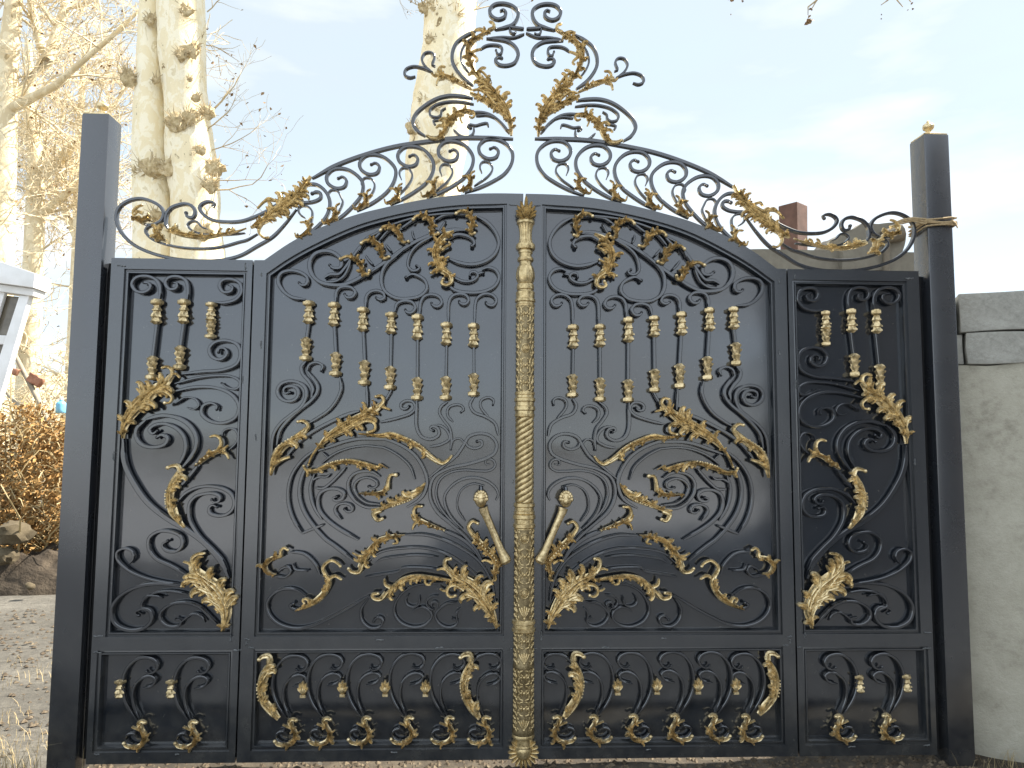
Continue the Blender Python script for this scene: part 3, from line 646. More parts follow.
# ------------------------------------------------------------------ centre column (fixed on the left leaf, covers the seam)
UC = 0.006
def zc(y): return at(525, y, -0.02).z
def relief(z, a, per, k):
    """cast rinceau: medallions joined by winding stems"""
    v = (z % per)/per*2-1; x = a/0.9
    r = math.hypot(x*1.0, v*1.15); s = math.exp(-((r-0.52)/0.13)**2)+0.9*math.exp(-(r/0.2)**2)
    s += 0.8*math.exp(-((abs(x)-0.75-0.22*math.cos(v*PI))/0.12)**2)*(0.6+0.4*math.cos(v*14))
    s += 0.35*max(0, math.cos(v*9+abs(x)*6))*math.exp(-((abs(x)-0.35)/0.3)**2)
    return 1+k*s
def column_seg(bm, prof, fn=None, seg=40, dz=None):
    rings = []
    P = prof
    if dz:
        P = []
        for (y0, r0), (y1, r1) in zip(prof, prof[1:]):
            n = max(1, int(abs(zc(y0)-zc(y1))/dz))
            P += [(y0+(y1-y0)*i/n, r0+(r1-r0)*i/n) for i in range(n)]
        P.append(prof[-1])
    for y, r in P:
        z = zc(y)
        ring = []
        for q in range(seg):
            a = 2*PI*q/seg; rr = r*PXM
            if fn:
                b = ((a+PI/2+PI) % (2*PI))-PI      # 0 at the front
                rr *= fn(z, b)
            ring.append((UC+rr*math.cos(a), -0.004+rr*math.sin(a), z))
        rings.append(ring)
    skin(bm, rings)
AC = -0.004
def wrap(a, z, r): return Vector((UC+r*math.sin(a), AC-r*math.cos(a), z))      # a = 0 faces the viewer
def wtube(bm, pts, r, rad, seg=6):
    """a moulding laid on the shaft: pts = [(angle, z)]"""
    P = cr([(a*r, z) for a, z in pts], 0.0035)
    tube(bm, [wrap(p.x/r, p.y, r+rad*.15) for p in P], [rad*(0.7+0.3*math.sin(PI*k/max(1, len(P)-1))) for k in range(len(P))], seg)
def ornament(y0, y1, r_px, cells, kind):
    bm = bmesh.new(); r = r_px*PXM*.97; z1, z0 = zc(y0), zc(y1); h = (z1-z0)/cells
    for c in range(cells):
        zm = z1-h*(c+.5); k = kind[c % len(kind)]
        if k == 'm':        # medallion with a boss
            for f in (1, .58): wtube(bm, [(.42*f*math.sin(t*PI/6), zm+h*.26*f*math.cos(t*PI/6)) for t in range(13)], r, .0042)
            for t in range(8):
                p = wrap(.13*math.sin(t*PI/4), zm+h*.075*math.cos(t*PI/4), r+.002); ball(bm, p, .0048, 6, 4)
            ball(bm, wrap(0, zm, r+.003), .006, 6, 5)
        elif k == 'p':      # palmette
            for q in (-2, -1, 0, 1, 2): wtube(bm, [(0, zm-h*.36), (.16*q, zm-h*.05), (.26*q, zm+h*(.32-.06*abs(q)))], r, .0062)
            ball(bm, wrap(0, zm-h*.36, r+.002), .007, 6, 5)
        else:               # facing C scrolls
            for sd in (-1, 1):
                wtube(bm, [(sd*a, zm+h*b) for a, b in ((.12,.44),(.40,.36),(.50,.12),(.34,-.02),(.18,.06),(.22,.17),(.32,.15))], r, .005)
                wtube(bm, [(sd*a, zm-h*b) for a, b in ((.12,.46),(.44,.38),(.52,.14),(.34,.02),(.20,.10),(.25,.2))], r, .005)
            ball(bm, wrap(0, zm, r+.003), .0075, 6, 5)
        for sd in (-1, 1):  # running leaf at both sides
            wtube(bm, [(sd*.72, zm-h*.48), (sd*.95, zm-h*.2), (sd*.76, zm), (sd*.95, zm+h*.22), (sd*.72, zm+h*.48)], r, .005)
            for f in (-.3, .02, .3): wtube(bm, [(sd*.80, zm+h*f), (sd*1.1, zm+h*(f+.06)), (sd*1.25, zm+h*(f+.16))], r, .006)
            wtube(bm, [(sd*.62, zm-h*.42), (sd*.55, zm-h*.30), (sd*.64, zm-h*.24)], r, .0045); wtube(bm, [(sd*.62, zm+h*.42), (sd*.55, zm+h*.30), (sd*.64, zm+h*.24)], r, .0045)
    return obj('raised_ornament', bm, M_GOLDC, shaft, 60)
M_SHAFT = gold('shaft_gold', (0.15, 0.113, 0.056), (0.30, 0.232, 0.125), 0.33, .5, .3)
bm = bmesh.new(); column_seg(bm, [(306, 9.1), (392, 9.1)]); shaft = obj('centre_column', bm, M_SHAFT, door_l, 40)
ornament(306, 392, 9.1, 5, 'scmcs')
bm = bmesh.new(); column_seg(bm, [(416, 8.0), (504, 8.0)]); obj('twisted_shaft', bm, M_BRONZE, shaft, 40)
za, zb = zc(417), zc(503)
for st in range(5):
    bm = bmesh.new(); lead = .137; n = 90; rings = []
    for q in range(n+1):
        z = za+(zb-za)*q/n; a = 2*PI*(st/5+(z-zb)/lead); ring = []
        for e, hh in ((-1, -.5), (-.8, .55), (-.35, 1), (.35, 1), (.8, .55), (1, -.5)):
            zz = z; aa = a+e*.36
            ring.append(wrap(aa, min(za, max(zb, zz-e*.006)), 8.2*PXM+hh*.0058))
        rings.append(ring)
    skin(bm, rings); obj('spiral_rib', bm, M_GOLDC, shaft, 60)
bm = bmesh.new(); column_seg(bm, [(529, 9.8), (620, 10.0)]); obj('ornate_shaft', bm, M_SHAFT, shaft, 40)
ornament(529, 620, 9.9, 5, 'mscmp')
bm = bmesh.new(); column_seg(bm, [(632, 10.0), (664, 10.0), (666, 10.6), (668, 10.1), (728, 10.3), (731, 11.0), (735, 10.2)]); obj('ornate_shaft', bm, M_SHAFT, shaft, 40)
ornament(632, 664, 10.0, 2, 'cp'); ornament(668, 730, 10.2, 4, 'cscp')
def ring_(prof, fn=None, seg=40): 
    bm = bmesh.new(); column_seg(bm, prof, fn, seg); obj('ring', bm, M_GOLDC, shaft, 28)
ring_([(219.5, 8.4), (221, 9.2), (223, 9.2), (223.6, 8.2), (226, 7.4), (231, 6.4), (237, 6.2), (241, 6.9), (243.2, 8.0), (243.8, 9.3), (246.5, 9.9), (249, 9.3), (249.6, 7.0), (251, 7.4), (252.6, 7.2), (253, 6.4)], lambda z, a: (1-.10*max(0, math.cos(a*12))**2) if zc(242.5) < z < zc(224) else 1, 72)
ring_([(252.6, 6.5), (256.5, 6.0), (257.2, 7.8), (259, 8.4), (260.5, 8.0), (261, 6.2), (264.5, 6.3), (267, 7.8), (272, 9.0), (277, 9.2), (281, 8.2), (283.4, 6.9), (284, 8.6), (286.5, 8.9), (289, 8.7), (289.6, 7.6), (291, 7.8)], lambda z, a: 1+.05*math.cos(a*8) if zc(282) < z < zc(266) else 1, 64)
ring_([(290.5, 8.4), (292, 9.6), (298.4, 9.2), (299, 10.2), (301.5, 10.4), (302.2, 9.0), (304, 9.2), (304.6, 9.9), (306.5, 9.6)])
ring_([(391.5, 9.3), (392.5, 10.0), (394.6, 9.9), (395.2, 9.2), (397.6, 9.4), (398.4, 10.5), (401, 10.6), (402, 9.4), (405.6, 9.5), (406.6, 10.4), (410, 10.5), (411, 9.4), (413.6, 9.5), (414.4, 10.1), (416.5, 9.9), (417.5, 8.4)])
ring_([(502.5, 8.6), (503.5, 10.4), (506.4, 10.6), (507.4, 9.5), (510.8, 9.5), (511.4, 10.4), (513.5, 10.4), (514.3, 9.6), (515, 11.0), (518.6, 11.1), (519.6, 9.8), (523.4, 9.9), (524.4, 11.0), (527.4, 11.0), (528.4, 9.9), (529.5, 9.9)])
ring_([(619.5, 10.1), (620.8, 11.5), (623.6, 11.6), (624.6, 10.3), (627.8, 10.5), (628.6, 11.6), (631.4, 11.5), (632.5, 10.1)])
ring_([(734.5, 10.4), (736, 10.9), (738, 10.7), (738.6, 9.8), (744.6, 10.0), (745.4, 11.0), (748, 10.9), (749, 9.4), (750, 9.0)])
bm = bmesh.new()      # flame finial
for a, L_, b in ((90, 22, 0), (71, 17.5, .1), (109, 17.5, .1), (52, 15, .16), (128, 15, .16), (33, 12.5, .2), (147, 12.5, .2), (14, 10.5, .2), (166, 10.5, .2), (82, 11.5, 0), (98, 11.5, 0), (62, 10, 0), (118, 10, 0)):
    d = Vector((math.cos(R(a)), math.sin(R(a)))); o = Vector((UC, zc(220.5)))
    blade(bm, cr([o+d*2*PXM, o+d*L_*.5*PXM+Vector((0, 1.0*PXM)), o+d*L_*PXM+Vector((0, 2*PXM))], .005), 2.1*PXM, .014, -.052 if a in (82, 98, 62, 118) else -.040, .004)
lathe_v(bm, UC, -.008, zc(220.5), zc(207), [(0,.12),(.2,.4),(.5,.7),(.8,.85),(1,.8)], 8.0*PXM, 12)
obj('finial', bm, M_GOLDC, shaft, 45)
bm = bmesh.new()      # sun-shaped foot
for k in range(18):
    a = 2*PI*k/18; o = Vector((UC, zc(751)))
    d = Vector((math.cos(a), math.sin(a)))
    blade(bm, cr([o+d*5*PXM, o+d*10*PXM, o+d*15*PXM], .004), 2.0*PXM, .010, -.03, .006)
ball(bm, (UC, -.02, zc(750.5)), 8.6*PXM, 16, 10)
obj('foot_rosette', bm, M_GOLDC, shaft, 45)

# ------------------------------------------------------------------ crest halves (traced on the right half)
CREST_BARS = [
 ("K3 25,92 150,93 300,101 450,126 600,157 750,206 880,262 990,327 K4 128,260", 3.2, 0),
 ("C3 170,105 145,92 122,115 132,153 190,176 247,148 258,100 218,54 140,39 63,58 19,102 24,160 62,213 120,240 205,264", 2.7, 1.9),
 ("C3 380,292 470,341 540,402 572,480 572,560 538,630 478,700 395,757", 2.7, 0),
 ("C3 -30,246 40,243 95,238", 2.4, 0), ("C3 95,240 85,283 56,293 37,277", 1.8, 0),
 ("C3 -30,288 60,324 150,326 265,342", 1.9, 0),
 ("C3 285,346 180,348 100,363 34,411 14,470 43,537 110,566 178,561 206,530 188,500 155,505", 2.8, 2.2),
 ("C3 340,442 290,408 220,397 166,407 152,440 167,472 190,476 205,442", 2.0, 1.4),
 ("C3 330,332 420,362 480,431 502,520 478,590 430,650", 1.6, 0),
 ("C3 735,660 800,610 828,550 799,498 750,493 723,525 736,570 744,592 716,604", 1.8, 0),
 ("C3 738,662 820,631 900,622 962,651 972,698 930,718 882,705", 1.9, 0),
 ("C4 395,262 480,249 600,249 700,279 800,343 878,421 902,490 868,558 795,606", 2.8, 0),
 ("C4 385,311 500,297 600,302 700,332 757,385 747,427 690,437 662,415 657,380 622,355", 1.8, 0),
 ("C4 90,545 170,452 260,392 350,378 440,392", 2.2, 0), ("C4 180,432 270,403 370,412", 1.6, 0),
 ("C4 260,500 272,472 310,477 370,496 425,492 436,512 412,520", 1.9, 1.8), ("C4 388,510 392,560 430,592 500,588 558,540", 1.9, 0),
 ("C4 640,457 700,462 732,476 718,500", 1.8, 1.3),
]
SP = [(125,155), (320,176), (512,206), (693,256), (848,326)]
LEG = [[(35,160),(35,212),(67,265),(122,305),(200,345),(262,368)], [(225,190),(226,237),(258,290),(312,335),(390,380),(445,402)],
       [(415,222),(416,272),(446,325),(500,370),(570,415),(615,437)], [(593,268),(594,315),(622,370),(680,424),(755,470),(775,480)], [(748,335),(750,392),(790,450),(850,510),(912,545)]]
for (cx, cy), leg in zip(SP, LEG):
    pts = [(cx+15, cy-5), (cx-4, cy-14), (cx-24, cy+5), (cx-14, cy+34), (cx+25, cy+44), (cx+64, cy+22), (cx+70, cy-12), (cx+42, cy-46), (cx-8, cy-53), (cx-55, cy-36)] + leg
    CREST_BARS.append(("K3 "+' '.join('%g,%g' % p for p in pts[::-1]), 2.7, 1.9))
    e = leg[-2]; b = (leg[-3][0]+18, leg[-3][1]-4)
    CREST_BARS.append(("K3 "+' '.join('%g,%g' % p for p in [(e[0]+14, e[1]-12), ((b[0]+cx)/2+12, (b[1]+cy)/2+52), (cx+0, cy+90), (cx+18, cy+60), (cx+48, cy+58), (cx+62, cy+82), (cx+52, cy+112)]), 1.5, 0))
CREST_BARS += [
 ("K3 1020,357 960,357 917,390 898,440 912,500 960,560 1012,600", 2.6, 0),
 ("K5 195,243 130,243 62,228 24,200 29,168 60,160 88,172", 2.6, 2.2),
 ("K5 110,440 92,360 90,300 120,268 165,262 190,285 180,325 142,352", 1.5, 0),
 ("K5 240,195 350,270 450,335 560,385 K6 0,332 100,340 200,329 268,290 297,240 278,208 230,189 185,202 196,222", 2.5, 1.9),
 ("K6 510,428 543,370 538,300 508,252 450,223 400,214 348,233 329,275 348,316 388,310 396,282", 2.5, 2.0),
 ("K5 210,290 290,400 380,500 500,580 K6 0,587 150,628 300,637 480,627 650,588 778,528 866,440 901,340 886,262 828,209 740,182 652,199 584,238 560,290 584,347 650,376 720,367 765,330", 2.5, 0),
 ("K5 480,485 560,535 K6 0,487 120,526 260,547 420,545 560,520 648,484 691,430 677,398 630,384 600,402", 1.9, 1.4),
 ("K6 -40,415 30,425 150,436 280,434 358,404 381,370 358,344 312,343 280,380 240,394", 1.5, 0),
]
def make_crest(mir, label):
    root = thing('gate_crest', label, 'gate crest', ((-1.05 if mir else 1.05), 0.02, 2.45), 'crest halves over the gate')
    P = lambda s: plane(s, 0.015, mir)
    for s, w, e in CREST_BARS:
        bm = bmesh.new(); bar(bm, P(s), w*1.12, yf=.006, yb=.031, eye=e)
        obj('crest_rail' if s.startswith('K3 25,92') else 'scroll', bm, M_BAR, root)
    rng = random.Random(31 if mir else 41)
    sL, sR = ('R', 'L') if mir else ('L', 'R')
    def leaf(spine, wid, n, sides='B', curls=(), **kw):
        bm = bmesh.new(); acanthus(bm, P(spine), [w*1.15 for w in wid], n, sides, .006, rng, **kw)
        for c in curls: curl_(bm, P(c[0]), c[1], c[2]+.006, *c[3:])
        return obj('acanthus_leaf', bm, M_GOLD, root)
    leaf("C4 70,570 78,470 115,370 180,270 250,190 300,140 340,80", [1.6, 3.6, 4.8, 5.4, 5.6, 5.2, 3.8], 9, 'B', [("C4 330,100 350,50 325,18 295,16", 2.0, -.006, 1.2), ("C4 250,130 310,60 350,40", 1.4, -.01, 0)], rach=.3, ang=(28, 16))
    leaf("C4 80,480 120,410 200,345 300,285 380,245 420,225", [1.8, 3.0, 3.8, 4.2, 3.8, 2.4], 7, 'B', [("C4 200,335 290,235 350,205 395,215", 1.6, -.012, 1.2)], rach=.35, ang=(26, 16))
    leaf("C3 350,700 400,620 437,530 440,450 400,385 310,315 240,270", [2.0, 2.8, 3.2, 3.6, 3.6, 3.0, 2.2], 9, 'B', [("C3 270,290 225,262 240,225 262,222", 2.2, -.006, 1.4), ("C3 300,300 340,285 385,298", 2.2, -.004, 0), ("C3 430,480 390,510 360,545 375,562", 1.6, -.004, 1.2), ("C3 430,500 385,470 335,455", 1.6, -.004, 1.0), ("C3 400,640 420,665 440,680", 1.8, -.004, 0)], rach=.4, ang=(40, 24))
    leaf("C4 405,200 460,172 530,140 620,105 715,82", [1.2, 2.4, 3.0, 3.2, 4.4], 5, 'B', [("C4 650,95 690,60 670,25 632,24", 1.6, -.004, .9), ("C4 640,115 690,135 702,182", 1.8, -.004, .9), ("C4 680,85 720,100 745,82", 1.6, -.002, 0)], rach=.6, ang=(22, 14), pearls=(.05, .45, 5))
    leaf("C4 700,622 640,580 600,492 540,427 460,387 385,382", [2.6, 4.0, 4.0, 3.6, 3.2, 1.4], 8, 'B', [("C4 640,570 680,620 740,625 778,610", 2.8, -.004, 1.6), ("C4 630,520 680,520 700,540", 1.8, -.004, 1.0), ("C4 420,385 380,410 400,440 425,435", 1.4, -.004, 1.0), ("C4 480,400 500,450 485,490", 1.4, -.004, 0), ("C4 600,470 640,455 680,480", 1.6, -.004, 0)], rach=.42)
    for (gx, gy) in ((245, 340), (418, 375), (590, 415), (738, 448), (882, 522), (1005, 592)):
        q = lambda pts: 'K3 '+' '.join('%g,%g' % (gx+a, gy+b) for a, b in pts)
        leaf(q([(45, 20), (15, 12), (-8, -8), (-14, -38), (2, -58)]), [1.4, 2.6, 3.0, 2.4, 1.2], 5, 'B', [(q([(-10, -40), (-15, -65), (-30, -75)]), 1.3, -.004, .8), (q([(-8, -30), (10, -50), (28, -48)]), 1.4, -.004, .8), (q([(20, 15), (45, 22), (52, 5)]), 1.4, -.004, .9)], rach=.6)
    leaf("K5 530,445 450,402 350,322 250,250 160,150 100,45", [2.0, 5.2, 6.4, 6.0, 4.6, 2.4], 12, 'B', [("K5 240,200 330,245 400,225 430,250", 1.8, -.006, 0), ("K5 330,240 420,245 480,305", 1.6, -.006, 0), ("K5 440,400 470,470 430,520 395,515", 1.8, -.004, 0), ("K5 250,195 300,180 318,205", 1.6, -.004, .8)], rach=.3, ang=(24, 14))
    leaf("K6 520,420 400,458 300,472 200,465 100,440 0,412 K5 560,455", [3.4, 4.2, 3.4, 2.8, 2.2, 2.2, 1.2], 9, sR, [("K6 230,460 240,475 250,490", 1.6, -.002, .8), ("K6 150,440 140,405 125,392", 1.3, -.002, 1.0), ("K6 90,430 80,400 62,392", 1.3, -.002, 1.0), ("K6 470,445 440,420 460,405", 1.6, -.004, 1.2)], rach=.45)
    leaf("K6 530,500 570,480 590,440 570,390", [1.6, 4.0, 4.5, 2.5], 4, 'B', [("K6 590,470 620,430 600,400", 1.6, -.002, 1.4)], rach=.5)
    leaf("K6 780,330 735,352 690,352 640,318", [1.4, 2.8, 3.2, 1.6], 4, 'B', [("K6 760,340 770,295 740,255 700,240", 1.6, -.002, .8), ("K6 700,300 740,290 755,310", 1.8, -.004, 1.6)], rach=.5)
    return root
make_crest(True, 'scrolled iron crest half with gold leaves standing above the left gate leaf')
make_crest(False, 'scrolled iron crest half above the right gate leaf, tied to a post')

# ------------------------------------------------------------------ posts
def make_post(x0, x1, label):
    root = thing('gate_post', label, 'post', ((x0+x1)/2, 0.045, 0), 'square gate posts')
    bm = bmesh.new(); box(bm, x0, x1, -.022, .112, -.05, 3.160); bevel(bm, .006); obj('shaft', bm, M_POST, root, 30)
    xc, yc = (x0+x1)/2, .045
    bm = bmesh.new()
    skin(bm, [[(xc+sx*w, yc+sy*w, z) for sx, sy in ((-1,-1),(1,-1),(1,1),(-1,1))] for w, z in ((.062, 3.161), (.062, 3.167), (.030, 3.183), (.016, 3.195))])
    obj('cap', bm, M_GOLD, root, 30)
    bm = bmesh.new(); lathe_v(bm, xc, yc, 3.190, 3.262, [(0,.1),(.06,.25),(.12,.28),(.16,.2),(.24,.55),(.4,.95),(.52,1.0),(.66,.86),(.78,.5),(.86,.4),(.93,.7),(1,.75)], .030, 14, 1, lambda t, a: 1+.05*math.cos(8*a)); obj('finial', bm, M_GOLD, root, 40)
    return root
make_post(-2.196, -2.064, 'square black steel post at the left end of the gate')
make_post(2.072, 2.204, 'square black steel post at the right end, rope tied round its upper part')
for mir in (False, True):
    bm = bmesh.new(); s = 1 if mir else -1
    box(bm, min(s*2.02, s*2.075), max(s*2.02, s*2.075), .055, .075, .05, 2.425)
    tag(obj('hinge_strip', bm, M_DARK, None, 0, origin=(s*2.05, .065, .05)), 'dark filler strip in the gap beside the %s post' % ('right' if mir else 'left'), 'strip', 'filler strips beside the posts')

M_ROPE = noisy('straw_rope', [(0.3, (0.26, 0.18, 0.09)), (0.7, (0.48, 0.36, 0.20))], 60, .9, 200, .6, .004)
bm = bmesh.new(); rng = random.Random(9)
for k in range(6):
    z = 2.668+k*.0085+rng.uniform(-.004, .004); e = .009
    loop = [(2.068-e, -.026-e), (2.208+e, -.026-e), (2.208+e, .116+e), (2.068-e, .116+e)]
    pts = []
    for i in range(4):
        a, b = Vector(loop[i]), Vector(loop[(i+1) % 4])
        for q in range(6): p = a.lerp(b, q/6); pts.append((p.x, p.y, z+.010*math.sin(i*1.5+k+q*.35)))
    pts.append(pts[0]); tube(bm, pts, .0046, 6)
for k in range(3):
    tube(bm, [(2.06, -.03, 2.680+k*.012), (2.0, -.01, 2.70+k*.008), (1.955, .005, 2.69+.01*k), (1.94, .03, 2.705)], .0046, 6)
tube(bm, [(2.19, -.036, 2.70), (2.205, -.045, 2.68), (2.212, -.05, 2.655)], [.006, .005, .003], 6)
tag(obj('rope', bm, M_ROPE, None, 60, origin=(2.14, .045, 2.69)), 'straw rope wound round the right post and tied to the crest', 'rope')

# ------------------------------------------------------------------ right: rendered wall with stone courses
def concrete(name, cols, scale, bstr=.5):
    m, nt, b = new_mat(name)
    a = tex_noise(nt, scale, 8, .62); c2 = tex_noise(nt, scale*9, 5, .6)
    mx = nd(nt, 'ShaderNodeMix'); mx.data_type = 'FLOAT'; mx.inputs[0].default_value = .48
    nt.links.new(a, mx.inputs[2]); nt.links.new(c2, mx.inputs[3])
    nt.links.new(ramp(nt, mx.outputs[0], cols), b.inputs['Base Color']); b.inputs['Roughness'].default_value = .92
    bump(nt, b, tex_noise(nt, 70, 8, .7), bstr, .006)
    return m
M_WALL = concrete('sand_cement_render', [(.28, (.24, .22, .17)), (.46, (.385, .36, .285)), (.60, (.43, .405, .325)), (.74, (.51, .485, .40))], 2.6, .9)
M_BLOCK = concrete('grey_stone_block', [(.30, (.22, .215, .185)), (.5, (.325, .315, .275)), (.7, (.42, .41, .365))], 4.5, .9)
WY = .06
def wall_pt(d, z):           # runs from the post towards the viewer's right
    return Vector((2.14, WY+.12, 0))+Vector((math.cos(R(-24)), math.sin(R(-24)), 0))*d+Vector((0, 0, z))
def wall_box(bm, d0, d1, z0, z1, th=.26, back=0.0, n=1):
    nrm = Vector((math.sin(R(24)), math.cos(R(24)), 0))
    v = []
    for z in (z0, z1):
        for d, t in ((d0, back), (d1, back), (d1, th), (d0, th)):
            p = wall_pt(d, z)+nrm*t; v.append(bm.verts.new(p))
    for f in ((0,1,2,3),(4,5,6,7),(0,1,5,4),(1,2,6,5),(2,3,7,6),(3,0,4,7)): bm.faces.new([v[i] for i in f])
def rough(bm, amt, cuts=14, seed=0, sc=6):
    bmesh.ops.subdivide_edges(bm, edges=bm.edges[:], cuts=cuts, use_grid_fill=True)
    for v in bm.verts:
        v.co += Vector([noise.noise(v.co*sc+Vector((seed, k*7, k)))*amt for k in range(3)])
bm = bmesh.new(); wall_box(bm, -.06, .95, -.05, 1.965); rough(bm, .014, 40); tag(obj('boundary_wall', bm, M_WALL, None, 40, origin=tuple(wall_pt(0, 0))), 'tan rendered wall rising beside the right gate post', 'wall')
for k, (d0, d1, z0, z1, lab) in enumerate(((.203, .95, 1.972, 2.135, 'long grey stone block of the lower course on the rendered wall'), (-.06, .190, 1.972, 2.13, 'narrow grey stone block next to the right post, lower course'),
        (.176, .95, 2.142, 2.345, 'thick grey stone block topmost on the rendered wall'), (-.06, .160, 2.138, 2.32, 'thin dark slab end next to the right post in the top course'))):
    bm = bmesh.new(); wall_box(bm, d0, d1, z0, z1, .24, -.016 if k in (0, 2) else .006); bevel(bm, .006, 2); rough(bm, .009, 7, k*3.3, 9)
    tag(obj('stone_block', bm, M_BLOCK, None, 40, origin=tuple(wall_pt((d0+d1)/2, z0))), lab, 'stone block', 'stone blocks on the wall')
# ------------------------------------------------------------------ house behind the right leaf
M_HOUSE = concrete('house_render', [(.3, (.13, .115, .088)), (.55, (.18, .162, .125)), (.72, (.24, .218, .172))], 1.2)
M_HOUSE_ROOF = noisy('roof_edge', [(.3, (.10, .085, .06)), (.7, (.17, .14, .10))], 6)
house = thing('house', 'tan rendered house with parapet seen over the right side panel', 'house', (4.0, 7.2, 0))
bm = bmesh.new()
a, b = at(748, 249, 6.5), at(916, 258, 6.5)
box(bm, a.x, b.x, 6.5, 10.5, -.1, a.z); rough(bm, .02, 10, 2, 3); obj('wall', bm, M_HOUSE, house, 30)
bm = bmesh.new(); c, d = at(840, 236, 6.45), at(903, 225, 6.45)
prism(bm, [(c.x, a.z-.3), (d.x-.02, a.z-.3), (d.x+.01, d.z-.06), (d.x-.05, d.z), (c.x+.32, d.z+.02), (c.x, c.z)], 6.43, 7.6); rough(bm, .05, 6, 5, 4); obj('parapet', bm, M_HOUSE, house, 30)
bm = bmesh.new(); e = at(893, 236, 6.3); tube(bm, [(e.x-.1, 6.39, e.z), (e.x+.16, 6.36, e.z+.07)], [.09, .12], 10); tube(bm, [(e.x-.03, 6.40, e.z), (e.x-.06, 6.40, e.z-.55)], .045, 8); obj('rain_spout', bm, M_HOUSE_ROOF, house)
M_CHIM = noisy('chimney_brick_red', [(.3, (.085, .045, .032)), (.7, (.15, .08, .058))], 7, .85, 50, .5, .01)
bm = bmesh.new(); p = at(794, 250, 7.6); q = at(794, 206, 7.6); w = .155
rot = Matrix.Rotation(R(38), 3, 'Z')
skin(bm, [[Vector((p.x, 7.6, z))+rot@Vector((sx*w*k, sy*w*k, 0)) for sx, sy in ((-1,-1),(1,-1),(1,1),(-1,1))] for z, k in ((p.z-.3, .9), (q.z-.012, 1.0), (q.z, .97))]); obj('chimney', bm, M_CHIM, house, 20)

# ------------------------------------------------------------------ trees
M_BARK = None
def bark(name, c0, c1, c2, sc=1.0):
    m, nt, b = new_mat(name)
    mp = nt.nodes.new('ShaderNodeMapping'); mp.inputs['Scale'].default_value = (1.6, 1.6, 1.0); nt.links.new(coords(nt), mp.inputs[0])
    a = tex_noise(nt, 3.2*sc, 7, .62, mp.outputs[0], .6)
    c = ramp(nt, a, [(.335, c0), (.365, c1), (.50, c1), (.515, c2), (.62, c2), (.635, tuple(.86*v for v in c1))])
    nt.links.new(c, b.inputs['Base Color']); b.inputs['Roughness'].default_value = .85
    bump(nt, b, tex_noise(nt, 14*sc, 8, .7, mp.outputs[0], .4), .5, .03)
    return m
M_BARK = bark('plane_tree_bark', (.27, .195, .09), (.81, .70, .46), (.87, .79, .59))
M_KNOT = noisy('burl_bark', [(.3, (.26, .185, .085)), (.5, (.50, .39, .21)), (.7, (.70, .585, .37))], 14, .9, 30, .8, .03)
M_TWIG = noisy('pale_twig', [(.3, (.50, .41, .255)), (.7, (.74, .645, .46))], 5, .9, 20, .2, .01)
M_SHOOT = noisy('water_shoot', [(.3, (.34, .26, .14)), (.7, (.56, .46, .29))], 9, .9, 30, .3, .01)
M_LIMB = bark('limb_bark', (.36, .28, .15), (.66, .55, .35), (.78, .68, .47))
M_DRYLEAF = noisy('dry_leaf', [(.3, (.15, .085, .035)), (.7, (.34, .21, .09))], 12, .8, 20, .2, .01)

def trunk_mesh(bm, path, seg=22, seed=0):
    """path: [(centre, radius)]; knobbly bark"""
    P = [Vector(p) for p, r in path]; rings = []
    n = 46
    for i in range(n+1):
        s = i/n*(len(P)-1); j = min(int(s), len(P)-2); f = s-j
        c = P[j].lerp(P[j+1], f); r = path[j][1]*(1-f)+path[j+1][1]*f; ring = []
        for k in range(seg):
            a = 2*PI*k/seg; d = Vector((math.cos(a), math.sin(a), 0)); q = c+d*r
            rr = r*(1+.10*noise.noise(q*1.3+Vector((seed, 0, 0)))+.06*noise.noise(q*4+Vector((0, seed, 0))))
            ring.append(c+d*rr)
        rings.append(ring)
    skin(bm, rings)
def grow(bm, p, d, length, rad, depth, rng, leaves=None, spread=.55, upb=.12, minr=.004):
    n = 5; P = [Vector(p)]; rr = [rad]; d = Vector(d).normalized()
    for i in range(n):
        d = (d+Vector((rng.gauss(0, .16), rng.gauss(0, .16), rng.gauss(0, .13)+upb*.3))).normalized()
        P.append(P[-1]+d*length/n); rr.append(max(minr, rad*(1-.62*(i+1)/n)))
    tube(bm, P, rr, 6 if rad > .03 else (4 if rad > .012 else 3), False)
    if depth <= 0:
        if leaves is not None:
            for q in range(rng.choice((0, 1, 1, 2))): leaves.append(P[rng.randint(2, n)]+Vector((rng.gauss(0, .04), rng.gauss(0, .04), rng.gauss(-.04, .04))))
        return
    for k in range(rng.choice((3, 4, 4, 5))):
        i = rng.randint(1, n); b = (P[i]-P[i-1]).normalized()
        side = Vector((rng.gauss(0, 1), rng.gauss(0, 1), rng.gauss(.1, .8))).normalized()
        grow(bm, P[i], b*.75+side*spread*1.5, length*rng.uniform(.5, .78), rr[i]*rng.uniform(.55, .8), depth-1, rng, leaves, spread, upb, minr)
def leaf_cloud(bm, pts, size, rng):
    for p in pts:
        a = Vector((rng.gauss(0, 1), rng.gauss(0, 1), rng.gauss(0, 1))).normalized(); b = a.orthogonal().normalized(); c = a.cross(b); s = size*rng.uniform(.5, 1.2)
        v = [bm.verts.new(p+b*s*x+c*s*y+a*s*z) for x, y, z in ((-1, 0, 0), (-.2, .6, .25), (.9, .15, -.1), (-.1, -.55, .2))]
        bm.faces.new(v[:3]); bm.faces.new((v[0], v[2], v[3]))
